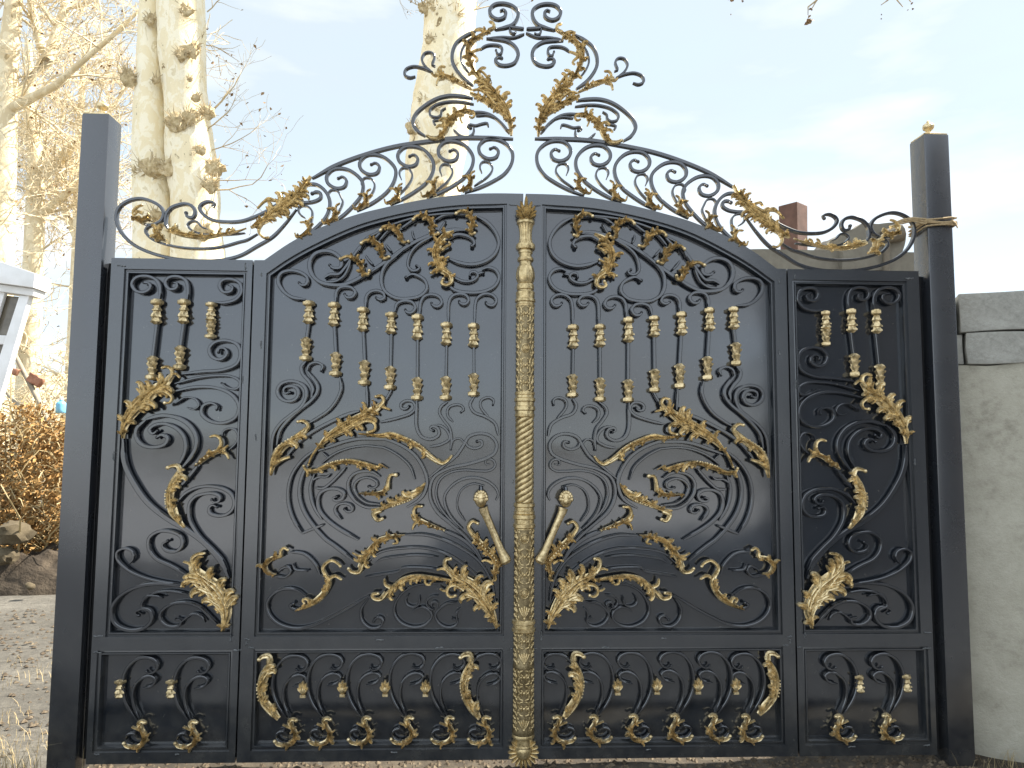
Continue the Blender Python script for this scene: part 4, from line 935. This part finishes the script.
def knots(bm, tw, spots, rng):
    """burls with tufts of short water shoots"""
    for c, r in [(c_, r_*.62) for c_, r_ in spots]:
        k0 = len(bm.verts)
        bmesh.ops.create_icosphere(bm, subdivisions=3, radius=r, matrix=Matrix.Translation(c))
        bm.verts.ensure_lookup_table()
        for v in bm.verts[k0:]:
            d = v.co-c; v.co = c+d*(1+.55*noise.noise(v.co*9)+.35*noise.noise(v.co*22)); v.co.y = c.y+(v.co.y-c.y)*.32
        for q in range(int(9+r*60)):
            d = Vector((rng.gauss(0, 1), -abs(rng.gauss(0, .8)), rng.gauss(.2, .8))).normalized(); s = c+d*r*.8
            m = s+d*r*rng.uniform(.2, .5)+Vector((0, 0, .02)); e = m+(d+Vector((rng.gauss(0, .5), 0, rng.gauss(.3, .5))))*r*rng.uniform(.2, .6)
            tube(tw, [s, m, e], [.012, .008, .003], 3, False)

def plane_tree(label, paths, spots, sprays, seed, Y):
    rng = random.Random(seed)
    base = paths[0][0][0]
    root = thing('plane_tree', label, 'tree', (base.x, base.y, 0), 'tall pale plane trees behind the gate')
    for i, pth in enumerate(paths):
        bm = bmesh.new(); trunk_mesh(bm, pth, 26, seed+i); obj('trunk', bm, M_BARK, root, 60)
    tw = bmesh.new()
    for sp_ in spots:
        bm = bmesh.new(); knots(bm, tw, [sp_], rng); obj('burl', bm, M_KNOT, root, 70)
    lv = []
    for p, d, ln, r, dp in sprays: grow(tw, p, d, ln, r, dp, rng, lv, .5, .1, .0028)
    obj('twig', tw, M_SHOOT, root, 60)
    bm = bmesh.new(); leaf_cloud(bm, lv[::2], .04, rng); obj('foliage', bm, M_DRYLEAF, root, 0)
    return root
YT = 9.0
T = lambda x, y, Y=YT: at(x, y, Y)
def stemp(l, Y=YT):           # [(px left, px right, py)] -> path
    out = []
    for a, b, y in l:
        p, q = T(a, y, Y), T(b, y, Y); out.append(((p+q)/2, (q-p).length/2))
    return out
def ground_ext(path):
    p, r = path[-1]; return path+[(Vector((p.x, p.y, -.1)), r*1.25)]
up_l = lambda path, h: [(path[0][0]+Vector((path[0][0].x-path[1][0].x, 0, path[0][0].z-path[1][0].z)).normalized()*h, path[0][1]*.8)]+path
pA = up_l(stemp([(140, 160, 0), (137, 162, 60), (134, 165, 110), (133, 168, 170), (134, 176, 260)]), 4)
pB = up_l(stemp([(157, 204, 0), (160, 205, 60), (165, 208, 110), (168, 217, 170), (172, 219, 215), (172, 226, 270)], 8.9), 5)
K = lambda x, y, r, Y: (at(x, y, Y), r)
sA = [K(150,168,.30,8.75), K(140,172,.20,8.8), K(168,168,.2,8.6), K(150,20,.16,8.75), K(156,80,.12,8.7), K(191,50,.24,8.55), K(181,55,.15,8.5), K(176,122,.24,8.5), K(190,118,.2,8.5), K(207,112,.2,8.6), K(215,168,.24,8.6), K(210,185,.2,8.5),
      K(188,12,.16,8.5), K(196,98,.12,8.5), K(128,78,.22,8.8), K(203,232,.22,8.5), K(155,215,.16,8.6), K(200,150,.12,8.5), K(190,80,.07,8.5)]
def spray(x, y, Y, dx, dz, ln, r, dp=3): return (at(x, y, Y), Vector((dx, -.1, dz)), ln, r, dp)
spA = [spray(205,115,8.8,1,.5,.9,.022,2), spray(206,45,8.8,1,.05,.6,.012,1), spray(216,190,8.8,1,.25,1.1,.016,2), spray(216,180,8.8,1,.05,.8,.012,2), spray(206,130,8.8,1,.9,.8,.014,2), spray(212,150,8.8,.9,.4,.9,.012,2), spray(207,12,8.8,1,.4,.6,.012,1)]
plane_tree('pale twin trunked plane tree above the left gate leaf, burls and twig tufts on it', [ground_ext(pB), ground_ext(pA)], sA, spA, 3, YT)
pC = up_l(stemp([(428, 478, 0), (421, 475, 45), (414, 472, 90), (408, 468, 135), (404, 460, 190), (396, 458, 270)], 10.5), 5)
sC = [K(440,6,.3,10.1), K(425,8,.2,10.2), K(455,14,.24,10.1), K(440,62,.2,10.05), K(424,100,.16,10.1), K(450,80,.14,10.0), K(432,108,.2,10.0), K(413,128,.2,10.1), K(433,160,.22,10.0), K(440,190,.2,10.0), K(430,40,.14,10.05)]
spC = [spray(466,14,10.3,1,.6,.9,.016,2), spray(428,10,10.3,-1,.3,.6,.012,1), spray(430,3,10.3,-1,.6,.8,.014,2)]
plane_tree('single pale plane tree trunk rising behind the left half of the crest', [ground_ext(pC)], sC, spC, 8, 10.5)

def bare_tree(label, limbs, seed, nspray, ln, Y, dp=3):
    rng = random.Random(seed); lv = []
    root = thing('bare_tree', label, 'tree', (limbs[0][-1][0].x, limbs[0][-1][0].y, 0), 'bare pale trees at the far left')
    for i, l in enumerate(limbs):
        bm = bmesh.new()
        pts = [p for p, r in l]
        tube(bm, pts, [r for p, r in l], 12); obj('trunk' if i == 0 else 'limb', bm, M_LIMB, root, 60)
    bm = bmesh.new()
    for l in limbs:
        for k in range(nspray):
            j = rng.randint(0, len(l)-2); f = rng.random(); p = l[j][0].lerp(l[j+1][0], f); r = min(.035, l[j][1]*.45)
            if p.z < 1.6: continue
            t = (l[j][0]-l[j+1][0]).normalized()
            d = t*.5+Vector((rng.gauss(0, .8), rng.gauss(0, .8), rng.gauss(.15, .5)))
            grow(bm, p, d, ln*rng.uniform(.6, 1.2), r, dp, rng, lv, .55, .1, .0075)
    obj('crown', bm, M_TWIG, root, 60)
    bm = bmesh.new(); leaf_cloud(bm, lv[::6], .05, rng); obj('foliage', bm, M_DRYLEAF, root, 0)
    return root
def limb(l, Y):
    return [(at(x, y, Y+dy), r) for x, y, r, dy in l]
Yb = 12.0
bare_tree('bare pale tree at the left edge with a thick limb reaching up to the right',
  [limb([(20,-60,.12,0), (8,60,.20,0), (2,180,.26,0), (-2,260,.30,0)], Yb)+[(Vector((at(-4,300,Yb).x, Yb, -.1)), .36)],
   limb([(150,0,.025,-1), (110,38,.045,-.8), (70,72,.06,-.5), (55,86,.07,-.3), (4,112,.12,0)], Yb), limb([(62,-40,.07,.6), (66,5,.09,.5), (48,60,.12,.3), (6,105,.15,0)], Yb), limb([(30,-30,.07,1), (32,10,.09,.9), (42,50,.10,.6)], Yb)], 5, 9, 1.5, Yb)
Yc = 16.0
bare_tree('smaller bare tree with burls standing just left of the left post',
  [limb([(28,40,.08,0), (30,110,.15,0), (36,160,.20,0), (34,250,.24,0)], Yc)+[(Vector((at(34,300,Yc).x, Yc, -.1)), .3)],
   limb([(92,120,.07,-.6), (78,140,.10,-.4), (60,160,.13,-.2), (40,168,.15,0)], Yc), limb([(110,175,.04,0), (70,190,.09,0), (40,215,.13,0)], Yc)], 12, 10, 1.7, Yc)
bare_tree('thin bare tree furthest back at the left, a haze of pale twigs', [limb([(85,30,.05,0), (80,130,.12,0), (78,250,.18,0)], 20)+[(Vector((at(78,300,20).x, 20, -.1)), .24)], limb([(130,80,.04,0), (105,120,.08,0), (80,190,.12,0)], 20), limb([(20,130,.04,0), (50,180,.08,0), (78,240,.13,0)], 20)], 23, 13, 2.0, 20)

# twigs of a tree overhead, hanging into the top right of the view
def hanging(label, x, specs, Y, seed):
    rng = random.Random(seed); root = thing('hanging_twig', label, 'twig', tuple(at(x, -10, Y)), 'twigs hanging in at the top right')
    bm = bmesh.new(); lv = bmesh.new()
    for pts in specs['twigs']:
        tube(bm, [at(a, b, Y) for a, b in pts], [.010]+[.007]*(len(pts)-2)+[.004], 5)
    obj('stem', bm, M_KNOT, root)
    for (a, b, s) in specs['leaves']:
        c = at(a, b, Y)
        for k in range(6): leaf_cloud(lv, [c+Vector((rng.gauss(0, s*.3), rng.gauss(0, s*.3), rng.gauss(0, s*.3)))], s, rng)
    obj('foliage', lv, M_DRYLEAF, root, 0)
hanging('brown curled dry leaf hanging from a short twig at the top edge', 812, dict(twigs=[[(840,-60), (825,-20), (817,0), (811,10)], [(817,0), (808,7), (808,15)]], leaves=[(808, 21, .05), (811, 9, .018)]), 3.5, 2)
hanging('thin pale forked twig with specks of leaf at the top right', 895, dict(twigs=[[(905,-60), (895,-10), (888,0), (881,5)], [(895,-10), (897,0), (903,7)], [(900,-20), (905,-5), (911,2)]], leaves=[(912, 3, .014), (913, 9, .012), (908, 10, .01), (881, 15, .01), (881, 19, .01)]), 3.5, 4)
hanging('dry leaf just dipping into the top edge left of the other twigs', 732, dict(twigs=[[(735,-60), (732,-20), (731,-4)]], leaves=[(731, -1, .05), (742, 1, .016), (731, 14, .01)]), 3.5, 6)

# ------------------------------------------------------------------ ground
def ground_mat():
    m, nt, b = new_mat('dry_earth')
    a = tex_noise(nt, .9, 8, .65); f = tex_noise(nt, 14, 8, .7)
    c = ramp(nt, a, [(.3, (.062, .055, .043)), (.5, (.092, .084, .068)), (.7, (.15, .138, .114))])
    d = ramp(nt, f, [(.3, .55), (.7, 1.25)])
    mx = nd(nt, 'ShaderNodeMix'); mx.data_type = 'RGBA'; mx.blend_type = 'MULTIPLY'; mx.inputs[0].default_value = 1
    nt.links.new(c, mx.inputs[6]); nt.links.new(d, mx.inputs[7]); nt.links.new(mx.outputs[2], b.inputs['Base Color'])
    b.inputs['Roughness'].default_value = .95
    bump(nt, b, f, .8, .04)
    return m
bm = bmesh.new()
N = 60
xs = [-9+18*i/N for i in range(N+1)]; ys = [-7+19*i/N for i in range(N+1)]
def gz(x, y):
    return .030*noise.noise(Vector((x*1.1, y*1.1, 0)))+.012*noise.noise(Vector((x*4, y*4, 3)))-.008
big = [-900, -200, -40, -16]+xs+[16, 40, 200, 900]; bigy = [-900, -200, -40, -14]+ys+[18, 40, 200, 900]
V = [[bm.verts.new((x, y, gz(x, y) if abs(x) < 10 and -8 < y < 13 else -.01)) for x in big] for y in bigy]
for j in range(len(bigy)-1):
    for i in range(len(big)-1): bm.faces.new((V[j][i], V[j][i+1], V[j+1][i+1], V[j+1][i]))
M_GROUND = ground_mat()
tag(obj('ground', bm, M_GROUND, None, 60), kind='structure')
# gravel and broken straw trodden in front of and under the gate
M_GRAVEL = noisy('gravel', [(.3, (.040, .028, .016)), (.5, (.085, .062, .038)), (.7, (.18, .145, .095))], 30, .9, 80, .5, .005)
bm = bmesh.new(); rng = random.Random(4)
for k in range(11000):
    x, y = rng.uniform(-2.2, 2.3), rng.uniform(-.45, .9)
    s = rng.choice((.006, .008, .010, .013, .018)); z = gz(x, y)+s*.35
    c = Vector((x, y, z)); v = [bm.verts.new(c+Vector((a*s*rng.uniform(.6, 1.3), b*s*rng.uniform(.6, 1.3), d*s*.7))) for a, b, d in ((1,0,0),(0,1,0),(-1,0,0),(0,-1,0),(0,0,1))]
    for i in range(4): bm.faces.new((v[i], v[(i+1) % 4], v[4]))
for k in range(2600):
    x, y = rng.uniform(-6.5, -2.15), rng.uniform(.2, 3.6)
    s = rng.choice((.006, .008, .012, .016, .016, .024)); z = gz(x, y)+s*.3
    c = Vector((x, y, z)); v = [bm.verts.new(c+Vector((a*s*rng.uniform(.6, 1.3), b*s*rng.uniform(.6, 1.3), d*s*.6))) for a, b, d in ((1,0,0),(0,1,0),(-1,0,0),(0,-1,0),(0,0,1))]
    for i in range(4): bm.faces.new((v[i], v[(i+1) % 4], v[4]))
tag(obj('gravel', bm, M_GRAVEL, None, 0), 'loose brown gravel strewn at the foot of the gate and left of it', 'gravel', kind='stuff')
M_SLAB = concrete('threshold_concrete', [(.3, (.12, .115, .105)), (.7, (.20, .19, .175))], 5)
bm = bmesh.new(); box(bm, -.21, .17, -.42, -.03, -.06, .014); bevel(bm, .01); rough(bm, .006, 5, 1, 12)
tag(obj('threshold_slab', bm, M_SLAB, None, 40, origin=(-.02, -.1, 0)), 'small grey concrete slab under the foot of the gold centre column', 'slab')

# unseen pale ground added out front, only for the sheen in the sheets
M_UNSEEN_LANE = concrete('unseen_concrete', [(.3, (.27, .285, .31)), (.7, (.37, .385, .41))], 1.5, .3)
bm = bmesh.new(); nx, ny = 30, 12
V = [[bm.verts.new((-60+120*i/nx, -6.3-40*j/ny, .045+.004*noise.noise(Vector((i, j, 0))))) for i in range(nx+1)] for j in range(ny+1)]
for j in range(ny):
    for i in range(nx): bm.faces.new((V[j][i], V[j][i+1], V[j+1][i+1], V[j+1][i]))
tag(obj('unseen_lane', bm, M_UNSEEN_LANE, None, 60), kind='structure')
M_UNSEEN_ASPH = noisy('unseen_asphalt', [(.3, (.040, .043, .048)), (.7, (.062, .066, .072))], 3, .9, 120, .5, .006)  # unseen dark ground added to cool the lower reflections
bm = bmesh.new(); nx, ny = 40, 14
V = [[bm.verts.new((-14+28*i/nx, -.75-5.6*j/ny, .040)) for i in range(nx+1)] for j in range(ny+1)]
for j in range(ny):
    for i in range(nx): bm.faces.new((V[j][i], V[j][i+1], V[j+1][i+1], V[j+1][i]))
tag(obj('unseen_road', bm, M_UNSEEN_ASPH, None, 60), kind='structure')
# strip of dark trodden soil under the gate
M_SOIL = noisy('trodden_soil', [(.3, (.022, .016, .010)), (.5, (.042, .032, .020)), (.7, (.085, .068, .045))], 7, .95, 60, .8, .01)
bm = bmesh.new(); nx, ny = 90, 24; V = []
for j in range(ny+1):
    row = []
    for i in range(nx+1):
        x = -2.3+5.0*i/nx; y = -.55+1.9*j/ny+.10*noise.noise(Vector((x*2, j*.3, 4))); e = min(j, ny-j, i, nx-i)
        row.append(bm.verts.new((x, y, gz(x, y)+(.006 if e > 0 else -.02)+.004*noise.noise(Vector((x*14, y*14, 2))))))
    V.append(row)
for j in range(ny):
    for i in range(nx): bm.faces.new((V[j][i], V[j][i+1], V[j+1][i+1], V[j+1][i]))
tag(obj('soil_path', bm, M_SOIL, None, 60), kind='structure')
# sunlit band of ground painted as a pale patch; hillside beyond on the left
bm = bmesh.new()
M_SUN_PATCH = noisy('painted_sun_pale', [(.3, (.26, .245, .21)), (.7, (.42, .40, .35))], 2.5, .95, 30, .4, .01)
pts = [(-4.15, 3.98), (-3.85, 3.80), (-3.5, 3.88), (-3.2, 3.72), (-2.7, 3.78), (-2.3, 3.70), (-2.2, 4.2), (-2.9, 4.25), (-3.5, 4.22)]
prism_top = [bm.verts.new((x, y, gz(x, y)+.03)) for x, y in pts]; bm.faces.new(prism_top)
bmesh.ops.triangulate(bm, faces=bm.faces); bmesh.ops.subdivide_edges(bm, edges=bm.edges[:], cuts=10, use_grid_fill=True)
for v in bm.verts: v.co.z = gz(v.co.x, v.co.y)+.012+.01*noise.noise(v.co*5)
tag(obj('painted_sun_patch', bm, M_SUN_PATCH, None, 60), kind='structure')
M_HILL = noisy('dry_hillside', [(.3, (.34, .28, .17)), (.5, (.50, .43, .29)), (.7, (.62, .56, .42))], 1.1, .95, 6, .8, .2)
bm = bmesh.new(); nx, ny = 50, 16
V = []
for j in range(ny+1):
    row = []
    for i in range(nx+1):
        x = -60+75*i/nx; y = 26+30*j/ny; h = 7.5*min(1, j/7)*(.75+.25*noise.noise(Vector((x*.08, 0, 0))))*max(0, min(1, (-2-x)/14))
        row.append(bm.verts.new((x, y, h+.5*noise.noise(Vector((x*.3, y*.3, 1)))-.3)))
    V.append(row)
for j in range(ny):
    for i in range(nx): bm.faces.new((V[j][i], V[j][i+1], V[j+1][i+1], V[j+1][i]))
tag(obj('hillside', bm, M_HILL, None, 60), kind='structure')

# ------------------------------------------------------------------ left: bush, rubble, white frame, plank, bottle
M_BUSH = noisy('dead_bush_leaf', [(.3, (.13, .066, .018)), (.5, (.31, .172, .052)), (.7, (.52, .335, .125))], 3, .85, 30, .3, .01)
M_STRAW = noisy('straw', [(.3, (.30, .225, .105)), (.7, (.46, .37, .20))], 8, .8, 30, .1, .01)
def bush(label, c, rx, ry, rz, n, seed, leafm, stemm, size, nt=.12):
    rng = random.Random(seed); root = thing('dry_bush', label, 'bush', (c.x, c.y, 0), 'dead brown bushes left of the gate')
    bm, tw = bmesh.new(), bmesh.new(); pts = []
    for k in range(46):
        d = Vector((rng.gauss(0, 1)*rx, rng.gauss(0, 1)*ry, abs(rng.gauss(.8, .5))*rz))
        e = Vector((c.x, c.y, .05))+d*.75; b = Vector((c.x+d.x*.2, c.y+d.y*.2, 0))
        m = b.lerp(e, .55)+Vector((rng.gauss(0, .05), rng.gauss(0, .05), .15)); tube(tw, [b, m, e, e+Vector((d.x*.25, d.y*.1, -.12))], [.014, .010, .006, .003], 4, False)
    for k in range(n):
        while True:
            p = Vector((rng.uniform(-1, 1), rng.uniform(-1, 1), rng.uniform(0, 1)))
            if p.length < 1 and (noise.noise(p*3.5+Vector((seed, 0, 0))) > -.12): break
        pts.append(Vector((c.x+p.x*rx, c.y+p.y*ry, .04+p.z*rz)))
    leaf_cloud(bm, pts, size, rng)
    for k in range(int(n*nt)):
        p = rng.choice(pts); e = p+Vector((rng.gauss(0, .14), rng.gauss(0, .12), rng.gauss(.02, .10))); tube(tw, [p, p.lerp(e, .5)+Vector((0, 0, .03)), e], [.006, .005, .002], 3, False)
    obj('stem', tw, stemm, root, 0); obj('foliage', bm, leafm, root, 0)
def gpt(x, y):                  # ground point seen at a photo position
    d = FW + RT*((x-512)/F) + UP*((384-y)/F); t = -CAM[2]/d.z; return Vector(CAM[:3])+d*t
b0 = at(22, 560, 5.0)
bush('large dead orange brown bush left of the left post', Vector((b0.x-.15, 5.3, 0)), 1.0, .7, 2.0, 15000, 2, M_BUSH, M_STRAW, .033, .14)
bush('lower straw coloured brush heap behind the large dead bush', Vector((b0.x-.5, 7.4, 0)), 2.0, .9, 2.95, 2600, 9, M_TWIG, M_TWIG, .03, 2.2)
M_DIRT = noisy('dark_spoil', [(.3, (.016, .011, .006)), (.5, (.034, .024, .014)), (.7, (.075, .056, .036))], 5, .95, 25, .9, .03)
bm = bmesh.new(); c = Vector((b0.x+.15, 4.85, 0)); nx = 40; V = []
for j in range(nx+1):
    row = []
    for i in range(nx+1):
        x, y = -1+2*i/nx, -1+2*j/nx; r = math.hypot(x, y); h = .38*max(0, 1-r*r)**.8
        q = Vector((c.x+x*1.3, c.y+y*.55, 0)); row.append(bm.verts.new(q+Vector((0, 0, h*(1+.5*noise.noise(q*3))+.06*noise.noise(q*9)*(r < 1)-.06*(r > 1)))))
    V.append(row)
for j in range(nx):
    for i in range(nx): bm.faces.new((V[j][i], V[j][i+1], V[j+1][i+1], V[j+1][i]))
tag(obj('spoil_heap', bm, M_DIRT, None, 60, origin=tuple(c)), 'low heap of dark soil at the foot of the large dead bush', 'soil heap')
M_STONE = concrete('field_stone', [(.3, (.05, .038, .02)), (.6, (.095, .073, .04)), (.75, (.14, .115, .07))], 5, .8)
for (x, y, Y, s, lab) in ((14, 533, 4.45, .19, 'tan angular rock lying under the large dead bush'), (5, 556, 4.4, .13, 'smaller grey rock at the left edge below the tan rock'), (30, 586, 4.1, .05, 'small stone on the pale patch near the soil heap')):
    bm = bmesh.new(); c = at(x, y, Y); bmesh.ops.create_icosphere(bm, subdivisions=3, radius=s, matrix=Matrix.Translation(c))
    for v in bm.verts:
        d = v.co-c; d.z *= .8; k = .75+.5*abs(noise.noise(d*9+Vector((x, 0, 0))))+.16*noise.noise(d*25); v.co = c+d*k
    tag(obj('rock', bm, M_STONE, None, 35, origin=tuple(c)), lab, 'rock', 'rocks by the dead bush')
# white painted steel frame stand
M_WHITE = noisy('white_paint', [(.3, (.70, .69, .66)), (.7, (.82, .81, .79))], 6, .45, 30, .1, .003)
M_PANE = noisy('dusty_glass', [(.3, (.10, .085, .06)), (.7, (.22, .19, .14))], 5, .15, 30, .05, .003)
Yw = 4.2
root = thing('white_booth', 'white painted steel frame of a small booth at the left edge, leaning legs', 'booth', tuple(at(-20, 400, Yw+.4)))
def quad_box(name, pts, y0, y1, mat, parent):
    bm = bmesh.new(); prism(bm, [(at(a, b, Yw).x, at(a, b, Yw).z) for a, b in pts], y0, y1); bevel(bm, .006); return obj(name, bm, mat, parent, 30)
quad_box('roof_slab', [(-90,246), (-90,272), (40,290), (42,276), (4,263)], Yw-.12, Yw+.18, M_WHITE, root)
quad_box('fascia', [(-90,273), (-90,280), (36,297), (38,290)], Yw-.06, Yw+.14, M_WHITE, root)
quad_box('leg', [(21,296), (31,296), (5,385), (-22,470), (-38,470), (-8,385)], Yw-.03, Yw+.05, M_WHITE, root)
quad_box('rail', [(-80,330), (11,336), (9,345), (-80,339)], Yw-.02, Yw+.04, M_WHITE, root)
quad_box('mullion', [(1,292), (6,293), (-10,345), (-15,345)], Yw-.02, Yw+.03, M_WHITE, root)
quad_box('pane', [(-80,284), (24,297), (3,350), (-10,390), (-80,390)], Yw+.05, Yw+.06, M_PANE, root)
# plank, brick pieces, blue bottle
M_PLANK = noisy('grey_plank', [(.3, (.20, .17, .12)), (.7, (.36, .31, .23))], 9, .85, 40, .5, .005)
for (A_, B_, r, lab) in (((10, 345), (50, 425), .028, 'weathered pole leaning over the brush under the white booth'), ((-10, 375), (40, 430), .022, 'second thinner pole lying lower across the brush')):
    bm = bmesh.new(); a, b = at(*A_, 6.4), at(*B_, 6.0); tube(bm, [a, a.lerp(b, .5)+Vector((0, 0, .01)), b], [r, r*1.1, r], 8)
    tag(obj('pole', bm, M_PLANK, None, 50, origin=tuple(b)), lab, 'pole', 'poles across the brush')
M_BRICK = noisy('old_brick', [(.3, (.26, .11, .06)), (.7, (.42, .21, .13))], 9, .9, 40, .6, .006)
for x, y, s, lab in ((36, 380, .085, 'reddish brick fragment beside the leaning pole'), (13, 371, .06, 'small reddish brick fragment under the booth leg')):
    bm = bmesh.new(); c = at(x, y, 6.2); box(bm, c.x-s*1.1, c.x+s*1.1, c.y-s*.6, c.y+s*.6, c.z-s*.7, c.z+s*.7); bevel(bm, .012); rough(bm, .025, 3, x, 12)
    bmesh.ops.rotate(bm, cent=c, matrix=Matrix.Rotation(.5, 3, 'Y'), verts=bm.verts)
    tag(obj('brick', bm, M_BRICK, None, 30, origin=tuple(c)), lab, 'brick', 'brick fragments in the brush')
M_BLUE = noisy('blue_plastic', [(.3, (.12, .42, .66)), (.7, (.25, .56, .78))], 6, .35, 10, 0)
bo = thing('plastic_bottle', 'light blue plastic bottle caught in the brush beside the left post', 'bottle', tuple(at(61, 412, 5.6)))
bm = bmesh.new(); c = at(61, 406, 5.6); lathe_v(bm, c.x, c.y, c.z-.085, c.z+.075, [(0,.35),(.1,.4),(.22,.85),(.35,1),(.5,.96),(.55,1),(.75,.96),(.9,1),(1,.85)], .058, 14); obj('body', bm, M_BLUE, bo, 40)
bm = bmesh.new(); lathe_v(bm, c.x, c.y, c.z+.072, c.z+.10, [(0,.9),(.2,1),(1,1)], .024, 12); obj('cap', bm, M_WHITE, bo, 40)
# dry grass tufts by the left post
rng = random.Random(6); bm = bmesh.new()
def blade_grass(p, ln, lean):
    a = rng.uniform(0, 2*PI); d = Vector((math.cos(a), math.sin(a)*.6, 0)); w = Vector((-d.y, d.x, 0))*.0022
    q = [p, p+d*ln*lean*.25+Vector((0, 0, ln*.5)), p+d*ln*lean*.7+Vector((0, 0, ln*.85)), p+d*ln*lean*1.2+Vector((0, 0, ln*.9))]
    for i in range(3):
        k0, k1 = 1-i/3.2, 1-(i+1)/3.2
        bm.faces.new([bm.verts.new(v) for v in (q[i]-w*k0, q[i]+w*k0, q[i+1]+w*k1, q[i+1]-w*k1)])
for cx, cy, n, s, h in ((-2.36,-.03,150,.10,.15), (-2.24,-.14,60,.06,.10), (-2.55,.3,70,.14,.08), (-2.9,.7,60,.2,.06), (-3.2,1.6,90,.3,.07), (-2.45,-.1,90,.08,.13), (-2.05,-.12,30,.1,.07), (2.35,-.1,60,.1,.08)):
    for k in range(n):
        x, y = cx+rng.gauss(0, s), cy+rng.gauss(0, s*.7)
        if -2.21 < x < -2.05 and y > -.04: continue
        blade_grass(Vector((x, y, gz(x, y)-.005)), h*rng.uniform(.6, 1.4), rng.uniform(.2, .9))
tag(obj('dry_grass', bm, M_STRAW, None, 0), 'straw coloured dry grass tufts at the foot of the left post', 'grass', kind='stuff')

# ------------------------------------------------------------------ dark block added out of view, to darken reflections in the right half
M_UNSEEN_SHED = noisy('unseen_dark_boards', [(.3, (.070, .074, .084)), (.7, (.125, .130, .142))], 4, .8, 40, .4, .01)
M_UNSEEN_TIN = noisy('unseen_tin', [(.3, (.09, .07, .06)), (.7, (.15, .12, .10))], 3, .7, 30, .3, .01)
unseen_shed = thing('unseen_shed', 'dark block added out of view for the right side panel to mirror', 'unseen_shed', (7.5, -6.5, 0))
bm2 = bmesh.new(); box(bm2, 4.3, 10.58, -8.1, -5.03, -.04, 6.2); obj('wall', bm2, M_UNSEEN_SHED, unseen_shed, 30)
bm = bmesh.new(); prism(bm, [(4.0, 6.2), (10.9, 6.2), (10.9, 6.3), (7.6, 7.6), (4.0, 6.3)], -8.4, -4.8); obj('roof', bm, M_UNSEEN_TIN, unseen_shed, 30)
bm = bmesh.new(); box(bm, 6.6, 7.8, -5.028, -4.99, 0, 2.1); bevel(bm, .01); obj('door', bm, M_UNSEEN_TIN, unseen_shed, 30)

# ------------------------------------------------------------------ light
SUN_AZ, SUN_EL = 73, 50          # azimuth from +Y towards +X
world = bpy.data.worlds.new('World'); scene.world = world; world.use_nodes = True
wt = world.node_tree; bg = wt.nodes['Background']
sky = wt.nodes.new('ShaderNodeTexSky'); sky.sky_type = 'NISHITA'; sky.sun_disc = False
sky.sun_elevation = R(SUN_EL); sky.sun_rotation = R(SUN_AZ); sky.air_density = 0.75; sky.dust_density = 0.2; sky.ozone_density = 1.0
# thin high cloud
tc = wt.nodes.new('ShaderNodeTexCoord'); mp = wt.nodes.new('ShaderNodeMapping'); mp.inputs['Scale'].default_value = (1.2, 1.2, 4.5)
wt.links.new(tc.outputs['Generated'], mp.inputs[0])
cn = wt.nodes.new('ShaderNodeTexNoise'); cn.inputs['Scale'].default_value = 2.2; cn.inputs['Detail'].default_value = 6; wt.links.new(mp.outputs[0], cn.inputs['Vector'])
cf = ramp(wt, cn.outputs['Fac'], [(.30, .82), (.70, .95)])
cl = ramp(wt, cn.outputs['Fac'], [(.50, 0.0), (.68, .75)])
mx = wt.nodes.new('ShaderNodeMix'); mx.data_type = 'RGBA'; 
# brightness added to the sky overhead and behind the viewer to light the gate
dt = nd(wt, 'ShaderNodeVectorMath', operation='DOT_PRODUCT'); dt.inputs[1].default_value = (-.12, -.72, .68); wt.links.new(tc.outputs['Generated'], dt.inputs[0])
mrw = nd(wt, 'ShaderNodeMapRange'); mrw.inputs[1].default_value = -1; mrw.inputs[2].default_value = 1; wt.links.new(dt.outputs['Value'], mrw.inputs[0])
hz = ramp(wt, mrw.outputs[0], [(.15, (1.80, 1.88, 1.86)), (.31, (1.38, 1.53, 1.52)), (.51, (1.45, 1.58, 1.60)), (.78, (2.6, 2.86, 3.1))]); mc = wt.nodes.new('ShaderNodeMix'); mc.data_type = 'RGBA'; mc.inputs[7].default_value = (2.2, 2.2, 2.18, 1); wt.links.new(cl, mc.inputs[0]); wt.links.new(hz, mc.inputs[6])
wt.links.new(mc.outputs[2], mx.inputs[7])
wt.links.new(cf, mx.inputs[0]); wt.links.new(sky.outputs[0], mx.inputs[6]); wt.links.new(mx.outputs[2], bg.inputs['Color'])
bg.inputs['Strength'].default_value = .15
sd = bpy.data.lights.new('sun', 'SUN'); sd.energy = 4.0; sd.angle = R(.6); sd.color = (1, .93, .82)
so = bpy.data.objects.new('sun', sd); COL.objects.link(so)
dirv = Vector((math.sin(R(SUN_AZ))*math.cos(R(SUN_EL)), math.cos(R(SUN_AZ))*math.cos(R(SUN_EL)), math.sin(R(SUN_EL))))
so.rotation_euler = dirv.to_track_quat('Z', 'Y').to_euler(); so.location = (6, 2, 9)
vs = scene.view_settings; vs.view_transform = 'Standard'; vs.look = 'None'; vs.gamma = 1; vs.use_curve_mapping = False
vs.exposure = 1.95
scene.cycles.max_bounces = 6
